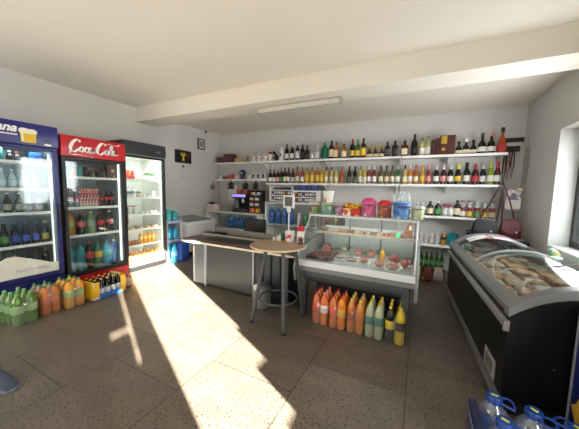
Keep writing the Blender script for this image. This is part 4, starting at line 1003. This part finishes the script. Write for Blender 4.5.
# office chair
t = thing('office_chair', 'black padded office chair behind the counter', 'chair', (-2.72, 3.95, 0), .1)
part(MB().rbox(-.23, .23, .02, .09, .50, .85, .06), 'backrest', BLACK, t); part(MB().rbox(-.24, .24, -.40, .04, .42, .49, .04), 'seat', BLACK, t)
part(MB().lathe([(.03, .06), (.03, .41)], (0, -.18, 0), 10), 'gas_column', STEEL, t)
st = MB()
for k in range(5): st.tube([(0, -.18, .08), (.26 * math.cos(k * 1.2566), -.18 + .26 * math.sin(k * 1.2566), .03)], .018, 6)
part(st, 'star_base', BLACK, t)
part(MB().box(-.03, .03, .0, .02, .45, .56), 'back_bracket', DARK, t)
# bin under the table
t = thing('waste_bin', 'grey cylindrical bin with rounded lid in front of the counter', 'bin', (-1.625, 2.55, 0))
part(MB().lathe([(.10, 0), (.115, .01), (.115, .20)], n=20), 'drum', mat('7c7e7e', .35, .4), t)
part(MB().lathe([(.118, .201), (.118, .225), (.10, .26), (.05, .285), (.02, .29)], n=20), 'lid', mat('707474', .35, .4), t)
part(MB().lathe([(.002, -.03), (.05, -.028), (.05, .01), (.002, .012)], (0, -.085, .255), 14, axis='y'), 'opening_flap', mat('bdbdb8', .4, .3), t)

# ================================================================ BISTRO TABLE
TZ = .82; TC = (-1.32, 2.392)
t = thing('bistro_table', 'round wooden bistro table on splayed grey legs', 'table', (TC[0], TC[1], 0))
part(MB().lathe([(.295, TZ - .022), (.300, TZ - .019), (.300, TZ - .004), (.297, TZ)], n=48), 'tabletop', wood_material('8a7058', 'b09478', 4), t, 'round wooden top')
part(MB().lathe([(.3005, TZ - .019), (.3025, TZ - .018), (.3025, TZ - .004), (.3005, TZ - .002)], n=48), 'edge_band', mat('cdb795', .4), t)
feet = [(-1.505, 2.17, -1.37, 2.22), (-1.095, 2.12, -1.18, 2.24), (-1.085, 2.56, -1.14, 2.44)]
LM = mat('4e5153', .45, .4)
for fx, fy, tx, ty in feet:
    a = Vector((fx - TC[0], fy - TC[1], 0.012)); b = Vector((tx - TC[0], ty - TC[1], TZ - .03))
    lg = part(MB().tube([a, b], .021, 10), 'leg', LM, t)
    part(MB().lathe([(.024, 0), (.024, .03)], (a.x, a.y, 0), 10), 'foot_cap', DARK, lg)
part(MB().box(-.17, .17, -.17, -.13, TZ - .045, TZ - .0285).box(.12, .16, -.13, .14, TZ - .045, TZ - .0285), 'top_bracket', LM, t)
part(MB().tube([(.03 + .20 * math.cos(a), -.035 + .205 * math.sin(a), .25) for a in [i * PI / 20 for i in range(40)]], .010, 8, True), 'foot_ring', LM, t)
t = thing('paper_cup', 'white cup with red flower print on the bistro table', 'cup', (-1.29, 2.60, TZ + .001))
part(MB().lathe([(.042, 0), (.055, .12), (.051, .12), (.038, .005)], n=20), 'cup_body', cWH, t)
part(MB().ball((.018, -.05, .065), .022, sy=.15, n=10, m=6).ball((-.012, -.05, .05), .014, sy=.15, n=8, m=6).ball((-.005, -.05, .08), .010, sy=.15, n=8, m=6), 'flower_print', mat('c83a30', .5), t)
t = thing('milk_carton', 'red and white carton on the bistro table', 'carton', (-1.155, 2.60, TZ + .001), .2)
part(MB().rbox(-.035, .035, -.03, .03, 0, .13, .003), 'carton_body', mat('dcdad8', .5), t)
part(MB().rbox(-.036, .036, -.031, .031, .131, .165, .003).prism([(-.036, .165), (.036, .165), (.03, .185), (-.03, .185)], -.02, .02, 'y'), 'red_top', mat('c3272c', .5), t)
part(MB().box(-.02, .02, -.0315, -.0305, .03, .07), 'print', mat('b06060', .5), t)
o = bottle('sauce_jar', 'jar', .028, .07, mat('4a2018', .2), mat('7a3a28', .4), None, (-1.12, 2.53, TZ + .001), lid='lid'); tag(o, 'small dark red jar in front of the carton', 'jar')
for k, (x, y) in enumerate(((-1.47, 2.55), (-1.44, 2.58), (-1.40, 2.56))):
    o = bottle('salt_shaker', 'jar', .014, .05 + .008 * k, cWH, (cGN, cGN, cWH)[k], None, (x, y, TZ + .001), lid='lid')
    row(o, 'tiny white shaker', 'near the left edge of the bistro table', 'shaker', 'tiny shakers on the bistro table')
o = bottle('green_bottle', 'pet', .02, .11, mat('2a5a3a', .25), cGN, None, (-1.40, 2.63, TZ + .001)); tag(o, 'small dark green bottle behind the white shakers', 'bottle')

# ================================================================ DELI DISPLAY COUNTER
DX0, DX1 = -1.17, 0.0
t = thing('deli_display', 'grey refrigerated deli counter with slanted glass front', 'display counter', (0, 0, 0))
GM = mat('4a4f53', .4, .2); GL = mat('7f8588', .38, .3)
part(MB().box(DX0 + .12, DX1 - .12, 2.86, 3.46, .09, .374), 'base_cabinet', mat('3a3f43', .45, .2), t)
part(MB().prism([(2.56, .52), (2.57, .45), (2.62, .40), (2.75, .375), (3.50, .375), (3.50, .60), (2.60, .60)], DX0 + .04, DX1 - .04, 'x'), 'belly', mat('53585b', .35, .3), t)
part(MB().prism([(2.530, .535), (2.55, .52), (2.60, .52), (2.60, .585), (2.530, .585)], DX0, DX1 + .01, 'x'), 'bumper', GL, t)
part(MB().prism([(2.515, .59), (2.56, .60), (2.555, .645), (2.528, .645)], DX0 - .01, DX1 + .015, 'x'), 'front_lip', mat('d4d6d6', .35), t, 'white front lip')
for x0, x1 in ((DX0 + .04, DX0 + .10), (DX1 - .09, DX1 - .03)):
    part(MB().prism([(2.58, 0), (2.64, 0), (2.70, .41), (2.62, .46), (2.60, .50), (2.57, .50)], x0, x1, 'x'), 'leg', GM, t)
    part(MB().box(x0, x1, 3.40, 3.46, 0, .41), 'leg', GM, t)
for x0, x1 in ((DX0 - .03, DX0 + .0), (DX1 + .012, DX1 + .042)):
    part(MB().prism([(2.545, .40), (2.51, .55), (2.55, .67), (2.62, .72), (3.42, .86), (3.50, .86), (3.50, .38), (2.60, .38)], x0, x1, 'x'), 'end_panel', mat('83888a', .4, .2), t, bevel=.006)
part(MB().box(DX0 + .005, DX1 - .0, 2.562, 3.40, .601, .615), 'deck', mat('a4aaaa', .35, .3), t)
bk = MB().box(DX0, DX1, 3.43, 3.46, .60, .93)
for k in range(29): bk.box(DX0 + .02 + k * .040, DX0 + .032 + k * .040, 3.422, 3.43, .63, .92)
part(bk, 'ribbed_back', mat('dfe4e2', .45), t)
part(MB().box(DX0, DX1, 3.05, 3.42, .885, .893), 'inner_shelf', glassy('cfe0dc', .08), t)
part(MB().box(DX0, DX1, 3.042, 3.05, .875, .905), 'shelf_rail', mat('b6a99a', .4), t)
part(MB().box(DX0 - .02, DX1 + .02, 2.93, 3.46, 1.106, 1.116), 'top_glass', glassy('dfe8e4', .25), t)
part(MB().box(DX0 - .02, DX1 + .02, 2.918, 2.93, 1.098, 1.120), 'top_rail', mat('d5d8d6', .35), t)
def arc_yz(x):
    return [(x, 2.56 + .36 * (s ** 1.35), .65 + .45 * s) for s in [i / 8 for i in range(9)]]
for xa, xb in ((DX0 + .005, -.805), (-.80, -.405), (-.40, DX1 - .005)):
    part(MB().strip(arc_yz(xa), arc_yz(xb), (0, .006, .002)), 'front_pane', PANE, t)
part(MB().prism([(2.57, .66)] + [(p[1], p[2]) for p in arc_yz(0)] + [(3.45, 1.10), (3.45, .87), (2.7, .735)], DX1 + .0, DX1 + .006, 'x'), 'side_pane', PANE, t)
part(MB().prism([(2.57, .66)] + [(p[1], p[2]) for p in arc_yz(0)] + [(3.45, 1.10), (3.45, .87), (2.7, .735)], DX0 - .008, DX0 - .002, 'x'), 'side_pane', PANE, t)
for x in (DX0, DX1 + .004): part(MB().tube([(p[0], p[1], p[2]) for p in arc_yz(x)], .007, 6), 'glass_edge', mat('c7ccca', .3), t)
for x in (DX0 + .02, -.80, -.40, DX1 - .02): part(MB().box(x - .006, x + .006, 3.40, 3.42, .60, 1.105), 'post', mat('6a6f72', .4, .4), t)
area('added_deli_fill', (-.58, 3.0, 1.09), (0, 0.1, -1), 1.0, .10, 3.0, (1, .98, .95))  # added fill inside the case, brightens the ribbed back and the meats
# meats on the deck
SAU = mat('481810', .35, noise=.2, scale=30); HAM = mat('c08078', .4, noise=.08, scale=30); RND = mat('7a2a24', .4)
D = 'on the deli deck'
random.seed(3)
for k in range(14):
    x = -1.12 + .043 * (k % 7); y0 = (2.70 + .02 * (k % 2)) if k < 7 else 2.86; l_ = .16
    z = .636
    o = one(MB().tube([(0, -l_ / 2, 0), (.006, -l_ * .45, .002), (.012, 0, .012), (.004, l_ * .45, .004), (0, l_ / 2, 0)], .018, 8, taper=[.4, .95, 1, .95, .4]), 'sausage', SAU, 'x', 'sausage', (x, y0 + .1, z), random.uniform(-.18, .18))
    row(o, 'dark smoked sausage', D, 'sausage', 'smoked sausages on the deli deck')
def roll(label, loc, r, l_, rz, skin, cut, name='ham'):
    t = thing(name, label, 'meat', loc, rz, 'meats on the deli deck')
    part(MB().lathe([(r * .9, -l_ / 2), (r, -l_ / 2 + .006), (r, l_ / 2 - .02), (r * .6, l_ / 2)], (0, 0, r), 18, axis='y'), 'casing', skin, t)
    part(MB().lathe([(r * .86, -l_ / 2 - .003), (r * .88, -l_ / 2 - .0005)], (0, 0, r), 18, axis='y'), 'cut_face', cut, t)
    return t
roll('large round pink mortadella cut face up behind the sausages', (-1.00, 3.08, .616), .062, .14, .15, RND, HAM, 'mortadella')
def packet(label, loc, w_, l_, h_, c3, rz=0, name='meat_packet', cat='meat'):
    t = thing(name, label, cat, loc, rz, 'packets on the deli deck')
    part(MB().rbox(-w_ / 2, w_ / 2, -l_ / 2, l_ / 2, 0, .012, .006), 'tray', mat('d8dcd8', .4), t)
    part(MB().ball((0, 0, .012 + h_ * .5), .5, sx=w_ * .9, sy=l_ * .9, sz=h_ * 1.0, n=14, m=8), 'filling', patch_mat(*c3, 14), t)
    return t
CH = ('e0c060', 'efe6c0', '8a9a50'); PB = ('b07860', '8e4a3e', 'c49c84'); GRY = ('8e7c78', '7a625e', 'a0928c'); RR = ('a01c24', '7a1018', 'b04a48')
for x, y, w_, l_, h_, c3, d in ((-.82, 3.24, .10, .08, .05, CH, 'small yellow cheese tray right of the mortadella'), (-.71, 3.24, .09, .08, .05, ('d8d8d4', 'b8c0b8', 'e8e8e4'), 'small white cheese tray beside the yellow one'),
        (-.62, 3.12, .09, .16, .07, PB, 'peach-coloured ham slab in the middle of the deck'), (-.47, 3.14, .10, .16, .07, PB, 'second peach-coloured ham slab, next to the first'),
        (-.78, 2.92, .12, .12, .03, GRY, 'grey wrapped meat tray at left centre'), (-.64, 2.84, .14, .12, .03, GRY, 'grey wrapped meat tray at centre'), (-.50, 2.86, .11, .12, .05, PB, 'pinkish meat tray behind the lip at centre'),
        (-.33, 2.80, .10, .12, .05, PB, 'pink sliced ham tray left of the ribs'), (-.20, 2.74, .13, .11, .06, ('b08070', '8a5a50', 'd8c0b0'), 'brownish rib tray at the front right'),
        (-.20, 2.98, .12, .12, .08, RR, 'large red meat piece at right'), (-.09, 2.88, .08, .16, .07, RR, 'long red salami pack near the right end'), (-.04, 3.02, .05, .10, .05, RR, 'small red meat piece at the far right')):
    packet(d, (x, y, .616), w_ * 1.1, l_ * 1.15, h_ * 1.25, c3)
o = bottle('mustard_bottle', 'pet', .026, .15, mat('e3a81c', .3), cYL, None, (-.33, 3.02, .616)); tag(o, 'upright yellow sauce bottle among the meats', 'bottle')
# small packets on the inner glass shelf
random.seed(11)
for k in range(16):
    c_ = random.choice((('6e4434', '8c6048', '523022'), ('7c6450', '98846c', '604634'), ('5a3e30', '785644', '908070'), ('766454', '5a4234', '8a7a66')))
    o = one(MB().rbox(-.030, .030, -.05, .05, 0, random.uniform(.025, .05), .01), 'sausage_packet', patch_mat(*c_, 45), 'x', 'packet', (-1.11 + .066 * k, 3.14, .894), random.uniform(-.2, .2))
    row(o, 'low brown meat packet', 'on the inner deli shelf', 'packet', 'packets on the inner deli shelf')
t = thing('brown_carton', 'brown card sign with white tag inside the deli glass', 'sign', (-.10, 3.16, .894), .4)
part(MB().prism([(-.05, 0), (.06, 0), (.06, .20), (.02, .17)], -.008, .008, 'y'), 'card', mat('9a5c3c', .6), t); part(MB().box(.02, .045, -.010, -.008, .09, .14), 'tag', cWH, t)
one(MB().lathe([(.003, -.006), (.028, -.006), (.028, .006), (.003, .006)], (0, 0, .03), 14, axis='y'), 'green_badge', mat('4fbf86', .4), 'round green tag on the inner deli shelf', 'tag', (-.185, 3.09, .894))
# sweets on top of the deli counter
JZ = 1.117
def tubjar(label, x, y, r, h, fill, lidm, lidh=.03, dome=0, name='candy_jar'):
    t = thing(name, label, 'jar', (x, y, JZ), 0, 'candy jars on the deli counter')
    part(MB().lathe([(r * .94, 0), (r, .01), (r, h - .03), (r * .92, h - .012)], n=20), 'container', glassy('dfe6e6', .05, .08, .0), t)
    part(MB().lathe([(r * .90, .006), (r * .94, .012), (r * .94, h * .80), (r * .6, h * .86)], n=20), 'candies', fill, t)
    prof = [(r * 1.02, h - .012), (r * 1.04, h + lidh * .3), (r * .98, h + lidh)] + ([(r * .6, h + lidh + dome * .8), (r * .2, h + lidh + dome)] if dome else [])
    part(MB().lathe(prof, n=20), 'lid', lidm, t)
    return t
JY = 3.06
tubjar('low jar of pink and green sweets at the left end', -1.17, JY, .075, .12, patch_mat('b83a5c', '7a9a58', 'e0c8c0', 30), mat('b0a898', .4))
tubjar('pale green jar of mixed sweets under the white tub', -1.00, JY, .085, .13, patch_mat('a8d0b8', '78b090', 'e8e0d0', 30), mat('9ab090', .4), .015)
t = thing('white_tub', 'white paper tub with red print stacked on a candy jar', 'tub', (-1.00, JY, JZ + .146), 0)
part(MB().lathe([(.05, 0), (.065, .12)], n=18), 'tub_body', patch_mat('e6e2dc', 'e6e2dc', 'c84a3a', 18), t); part(MB().lathe([(.069, .1205), (.069, .14)], n=18), 'lid', cWH, t)
tubjar('pale violet candy jar left of the red box', -.845, JY, .064, .13, patch_mat('c8a0b0', 'b05a80', 'd8d0d4', 30), mat('b4b0b4', .4), .012)
t = thing('candy_box', 'open box of red and yellow sweets on the deli counter', 'box', (-.695, JY, JZ), 0)
part(MB().rbox(-.10, .10, -.07, .07, 0, .09, .004), 'box_body', patch_mat('d8c040', 'c03020', 'efe8d8', 20), t)
sw = MB(); random.seed(5)
for k in range(16): sw.ball((random.uniform(-.08, .08), random.uniform(-.05, .05), .10 + random.uniform(0, .035)), .022, n=8, m=5)
part(sw, 'sweets', patch_mat('d8302a', 'e0b020', 'c02040', 14), t, 'heap of red wrapped sweets')
tubjar('candy jar of pink sweets with a pink lid', -.51, JY, .082, .165, patch_mat('d83a78', 'e868a0', 'efe0e4', 22), mat('dc4a86', .35), .02, .035)
tubjar('candy jar of orange sweets with a red lid', -.34, JY, .078, .15, patch_mat('c85a28', '9a3a20', 'e0b060', 28), mat('c3202e', .35), .018, .03)
tubjar('large jar of blue wrapped sweets with a blue lid', -.165, JY, .088, .155, patch_mat('2a68b8', '5a98d8', 'd8e0e8', 25), mat('2b6cc0', .35), .02)
tubjar('pale jar of cream sweets at the right end', -.005, JY + .02, .062, .13, patch_mat('d8d0a8', 'c0c890', 'e8e4d8', 30), mat('c8c8c0', .4), .015)
for k, x in enumerate((-.23, -.19, -.145, -.10)):
    o = bottle('small_bottle', 'pet', .018, .11, CLR, cWH, None, (x, JY, JZ + .1765)); row(o, 'tiny clear bottle', 'standing on the blue-lidded jar', 'bottle', 'tiny bottles on the blue-lidded jar')
# soda packs below the deli counter
G = 'soda packs under the deli counter'
O1 = (glassy('dc6a2c', .8), cRD, mat('d8441c', .5)); O1b = (mat('e87a3c', .25), cPK, patch_mat('d8441c', 'efe8e0', '302020', 20))
O2 = (glassy('e07a20', .8), cRD, mat('e0461a', .5)); O2b = (mat('ec8420', .25), cRD, mat('e8b030', .5))
O3 = (glassy('d87c24', .8), cYL, mat('a8401c', .5)); O3b = (glassy('e0902c', .8), cYL, mat('c86a20', .5))
Wt = (glassy('c9cfa8', .75), cYL, mat('3c7a70', .5)); Bk = (mat('141410', .2), cYL, mat('dcc02a', .5)); Bk2 = (mat('d0b428', .3), cYL, mat('18181a', .5))
for x, looks, d in ((-.865, [O1, O1b], 'leftmost pack of peach-orange sodas under the deli counter'), (-.68, [O2, O2b], 'pack of red-capped orange sodas under the deli counter'), (-.495, [O3, O3b], 'pack of yellow-capped orange sodas under the deli counter'),
                    (-.315, [Wt], 'pack of milky lemonade bottles under the deli counter'), (-.13, [Bk, Bk2], 'rightmost pack of black and yellow soda bottles')):
    shrink_pack('bottle_pack', d, (x, 2.595, 0), 0, 2, 3, .086, 'petwide', .042, .34, looks, G, .62)

# ================================================================ BLACK ISLAND FREEZER
FL = thing('chest_freezer', 'long black island freezer with curved glass sliding lids', 'freezer', (.545, 2.0, 0), math.radians(3.0))
FL.scale = (1, 1, 1.12)
FWD, FLN = .86, 2.2   # width (x), length (y)
FBK = mat('0f1011', .42, spec=.3); RAIL = mat('7c7e80', .4, .35)
part(MB().box(.0, FWD, .0, .05, .09, .60).box(.0, FWD, FLN - .05, FLN, .09, .60).box(.0, .045, .05, FLN - .05, .09, .60).box(FWD - .045, FWD, .05, FLN - .05, .09, .60).box(.045, FWD - .045, .05, FLN - .05, .09, .51), 'body', FBK, FL)
part(MB().box(.012, FWD - .012, .012, FLN - .012, 0, .089), 'plinth', mat('1a1b1d', .5), FL)
part(MB().box(-.018, .0, -.01, FLN + .01, .04, .095), 'kick_rail', RAIL, FL)
part(MB().prism([(-.0, .505), (-.022, .512), (-.026, .53), (-.022, .545), (0, .552)], -.012, FLN, 'y'), 'bumper_rail', mat('a3a5a6', .35, .5), FL)
part(MB().box(-.028, .003, -.018, .004, .498, .556), 'bumper_cap', mat('8a8c8c', .35, .5), FL)
def archz(u): return .635 + .155 * (1 - abs(2 * u - 1) ** 2.4)
def arch(x0, x1, n=16): return [(x0 + (x1 - x0) * i / n, archz(i / n)) for i in range(n + 1)]
ar = arch(-.01, FWD + .01)
lowr = [(x, z - .045) for x, z in ar]
for y0, y1 in ((-.03, .05), (FLN - .05, FLN + .03)):
    part(MB().strip([(x, y0, z) for x, z in ar], [(x, y1, z) for x, z in ar], (0, 0, -.05)), 'end_arch', RAIL, FL)
part(MB().prism([(0, .095)] + [(x, z - .05) for x, z in arch(.0, FWD)] + [(FWD, .095)], -.004, -.0005, 'y'), 'end_panel', FBK, FL)
part(MB().prism([(0, .60)] + [(x, z - .05) for x, z in arch(.0, FWD)] + [(FWD, .60)], FLN - .02, FLN, 'y'), 'end_panel', FBK, FL)
part(MB().prism([(-.012, .60), (.045, .60), (.055, .668), (.0, .645), (-.012, .63)], .05, FLN - .05, 'y'), 'side_rail', RAIL, FL)
part(MB().prism([(FWD + .012, .60), (FWD - .045, .60), (FWD - .055, .668), (FWD, .645), (FWD + .012, .63)], .05, FLN - .05, 'y'), 'side_rail', RAIL, FL)
part(MB().box(.046, FWD - .046, .051, FLN - .051, .511, .516), 'basket_floor', mat('8a8d8e', .4, .3), FL)
ar2 = arch(.03, FWD - .03, 14)
part(MB().strip([(x, .05, z - .012) for x, z in ar2], [(x, 1.15, z - .012) for x, z in ar2], (0, 0, -.005)), 'glass_lid', PANE, FL)
part(MB().strip([(x, 1.05, z - .024) for x, z in ar2], [(x, FLN - .05, z - .024) for x, z in ar2], (0, 0, -.005)), 'glass_lid', PANE, FL)
part(MB().strip([(x, 1.135, z - .006) for x, z in ar2], [(x, 1.16, z - .006) for x, z in ar2], (0, 0, -.018)), 'lid_edge', mat('c5c8c8', .35, .3), FL)
part(MB().strip([(x, 1.04, z - .02) for x, z in ar2], [(x, 1.055, z - .02) for x, z in ar2], (0, 0, -.012)), 'lid_edge', mat('c5c8c8', .35, .3), FL)
part(MB().tube([(.10, .55, archz(.10) - .0), (.14, .55, archz(.14) + .012), (.60, .62, archz(.6) + .014), (.66, .62, archz(.66) + .0)], .006, 6), 'lid_handle', mat('a8aaaa', .35), FL)
part(MB().box(-.006, .0, .13, .36, .11, .23), 'control_panel', mat('a9abab', .4, .3), FL, 'pale service panel')
part(MB().box(-.009, -.006, .17, .32, .13, .21), 'control_label', mat('6f675c', .5), FL)
vt = MB()
for k in range(9): vt.box(.17, .285, -.008, -.0045, .12 + k * .022, .128 + k * .022)
part(vt, 'vent_slats', mat('050506', .5), FL)
part(MB().lathe([(.003, -.008), (.003, -.0045)], (.235, 0, .33), 8, axis='y'), 'screw', cSV, FL)
# frozen goods
Rf = Matrix.Translation((.545, 2.0, 0)) @ Matrix.Rotation(math.radians(3), 4, 'Z') @ Matrix.Diagonal((1, 1, 1.12, 1))
random.seed(9)
i_ = 0
for a in range(9):
    for b in range(4):
        u = .14 + b * .19; v = .17 + a * .23
        p = Rf @ Vector((u, v, .517))
        c3 = random.choice((('b08250', '8f6034', 'c0a478'), ('9c8870', '745c46', 'b0a490'), ('a87440', '6a482e', 'b89264'), ('8c765e', 'a89a86', '5c463a'), ('b08c5c', '9a6c3c', '7c5230')))
        hh = random.uniform(.035, .07)
        o = one(MB().rbox(-.085, .085, -.085, .085, 0, hh, .02), 'frozen_food_packet', patch_mat(*c3, 30), 'x', 'food packet', p, math.radians(3) + random.uniform(-.08, .08))
        o['label'] = 'flat frozen pastry packet in the island freezer, ' + ('nearest row', 'second row', 'third row', 'fourth row', 'fifth row', 'sixth row', 'seventh row', 'eighth row', 'farthest row')[a] + ', ' + ('left', 'centre left', 'centre right', 'right')[b]
        o['group'] = 'frozen packets in the island freezer'; i_ += 1
# flyers and cloth on the far end of the freezer
def onlid(u, v): return Rf @ Vector((u * FWD, v, 0))
def flyer(label, u0, u1, v0, v1, m, lift=.0):
    n = 8
    pts = [(u0 + (u1 - u0) * i / n) for i in range(n + 1)]
    A = [Rf @ Vector((.03 + u * (FWD - .06), v0, archz(u) - .008 + lift)) for u in pts]; B = [Rf @ Vector((.03 + u * (FWD - .06), v1, archz(u) - .008 + lift)) for u in pts]
    one(MB().strip(A, B, (0, 0, .002)), 'flyer', m, label, 'flyer', group='flyers on the island freezer')
flyer('white flyer with red print on the far left of the freezer', .16, .42, 1.86, 2.12, patch_mat('e0dcd6', 'e6e2dc', 'b86a68', 14))
flyer('white flyer with red print in the middle of the freezer', .45, .70, 1.80, 2.08, patch_mat('e6e2dc', 'c05058', 'dcd8d2', 12))
flyer('pale flyer with grey pictures on the right of the freezer', .72, .92, 1.58, 1.98, patch_mat('d0d0cc', '5a6058', 'e0e0dc', 16))
t = thing('towel_roll', 'rolled green and orange cloth on the right far side of the freezer', 'cloth', Rf @ Vector((.80, 1.50, .70)), 1.35)
part(MB().lathe([(.02, -.13), (.035, -.12), (.036, 0), (.034, .12), (.02, .13)], (0, 0, .035), 14, axis='x'), 'roll', patch_mat('5ab08a', '3a9a78', 'd08050', 14), t)
part(MB().ball((-.16, .0, .015), .05, sx=1.3, sz=.3), 'loose_end', patch_mat('8ab87a', 'd0a070', '5aa080', 14), t)
# black arched armrest shape behind
t = thing('vacuum_hose', 'thick black curved hose arching behind the freezer', 'hose', (1.24, 4.55, 0))
part(MB().tube([(-.17 , 0, .60), (-.14, 0, .70), (-.04, 0, .775), (.06, 0, .79), (.12, 0, .75), (.13, 0, .66), (.13, 0, .02)], .022, 8), 'hose', BLACK, t)
part(MB().rbox(-.20, .02, -.10, .10, 0, .60, .03), 'canister', BLACK, t)

# ================================================================ BLUE ICE-CREAM FREEZER (right foreground)
t = thing('ice_cream_freezer', 'royal blue freezer with yellow pictures at the right edge', 'freezer', (.842, 1.40, 0))
t.scale = (1, 1, 1.06)
part(MB().rbox(.0, .55, .0, .555, .05, .70, .004), 'body', mat('101a6a', .35), t)
part(MB().box(-.004, .012, .556, .57, .03, .70), 'side_trim', mat('aeb4bc', .4, .3), t)
part(MB().rbox(-.006, .56, -.006, .575, .701, .745, .012), 'rim', mat('c2c8cc', .4), t)
part(MB().box(.05, .52, .03, .53, .746, .752), 'glass_lid', glassy('c0d8e8', .3), t)
def blob(cx, cz, r, seed, n=10):
    random.seed(seed); return [(cx + r * random.uniform(.7, 1.2) * math.cos(2 * PI * i / n), cz + r * random.uniform(.7, 1.2) * math.sin(2 * PI * i / n)) for i in range(n)]
part(MB().prism(blob(.40, .47, .05, 1), -.004, .0, 'x').prism(blob(.44, .22, .08, 2), -.004, .0, 'x').prism(blob(.28, .33, .06, 3), -.004, .0, 'x'), 'printed_picture', mat('dcae3a', .5), t, 'yellow printed shapes')

# ================================================================ WATER BOTTLES, FOREGROUND
WB = glassy('b8c8d8', .22, .06, .5); WC = mat('164190', .35)
for k, (x, y, rz, d) in enumerate(((.43, 1.665, -.15, 'big water bottle with blue handle cap, leftmost and farthest'), (.435, 1.495, -.5, 'big water bottle with blue handle cap, nearest at left'), (.585, 1.64, -.7, 'big water bottle with blue handle cap, in the middle'), (.732, 1.605, 2.4, 'big water bottle with blue handle cap, rightmost'))):
    t = thing('water_bottle', d, 'bottle', (x, y, 0), rz, 'big water bottles on the floor')
    part(MB().lathe([(.066, .002), (.072, .012), (.072, .07), (.068, .08), (.072, .09), (.072, .15), (.068, .16), (.072, .17), (.070, .215), (.058, .25), (.034, .278), (.026, .29), (.026, .30)], n=24), 'bottle_body', WB, t)
    part(MB().lathe([(.0735, .095), (.0735, .145)], n=24), 'label', mat('2a62b8', .4), t)
    c_ = part(MB().lathe([(.030, .285), (.036, .29), (.036, .318), (.032, .324)], n=18), 'cap', WC, t)
    part(MB().box(-.016, .016, -.006, .006, .3242, .3262), 'cap_mark', mat('d6e25a', .5), c_)
    part(MB().tube([(.030, -.022, .305), (.055, -.036, .306), (.078, -.03, .300), (.084, 0, .298), (.078, .03, .300), (.055, .036, .306), (.030, .022, .305)], .006, 8), 'handle', WC, t, 'blue loop handle')
t = thing('blue_box', 'narrow navy blue box standing left of the big water bottles', 'box', (.333, 1.56, 0), 0)
part(MB().rbox(-.018, .018, -.13, .10, 0, .27, .004), 'box_body', mat('151c48', .4), t)
for k in range(5): part(MB().box(-.0195, -.0181, -.11 + .045 * k, -.085 + .045 * k, .205, .23), 'slot', mat('8a90b0', .5), t)

# ================================================================ SHOE (left foreground)
t = thing('shoe', 'grey-blue slip-on shoe at the left edge of the floor', 'shoe', (-2.535, .61, 0), .12)
sh = MB(); n = 18; vs = []; fs = []
secs = [(.155, .012, .02, .012), (.145, .034, .032, .012), (.11, .046, .046, .014), (.06, .052, .060, .016), (.0, .048, .078, .018), (-.06, .042, .092, .018), (-.12, .04, .095, .018), (-.15, .03, .085, .016)]
for x, hw, ht, z0 in secs:
    for k in range(n):
        a = 2 * PI * k / n; s_ = math.sin(a)
        vs.append((x, hw * math.cos(a), z0 + (ht - z0) * .45 + ((ht - z0) * .55 if s_ > 0 else (ht - z0) * .45) * s_))
for i in range(len(secs) - 1):
    for k in range(n):
        j = (k + 1) % n; fs.append((i * n + k, i * n + j, (i + 1) * n + j, (i + 1) * n + k))
fs.append(tuple(range(n))); fs.append(tuple((len(secs) - 1) * n + k for k in range(n)))
sh.add(vs, fs); part(sh, 'upper', mat('3c4656', .8, noise=.15, scale=60), t)
so = [(.165, 0), (.15, .036), (.10, .052), (.05, .056), (-.05, .046), (-.13, .044), (-.155, .03), (-.155, -.03), (-.13, -.044), (-.05, -.046), (.05, -.056), (.10, -.052), (.15, -.036)]
part(MB().prism(so, 0, .020, 'z'), 'sole', mat('6b7484', .7), t, bevel=.004)
part(MB().lathe([(.036, .07), (.040, .10), (.034, .10), (.030, .072)], (-.09, 0, 0), 16, sx=1.3), 'collar', mat('232a38', .8), t)

finish_rows()
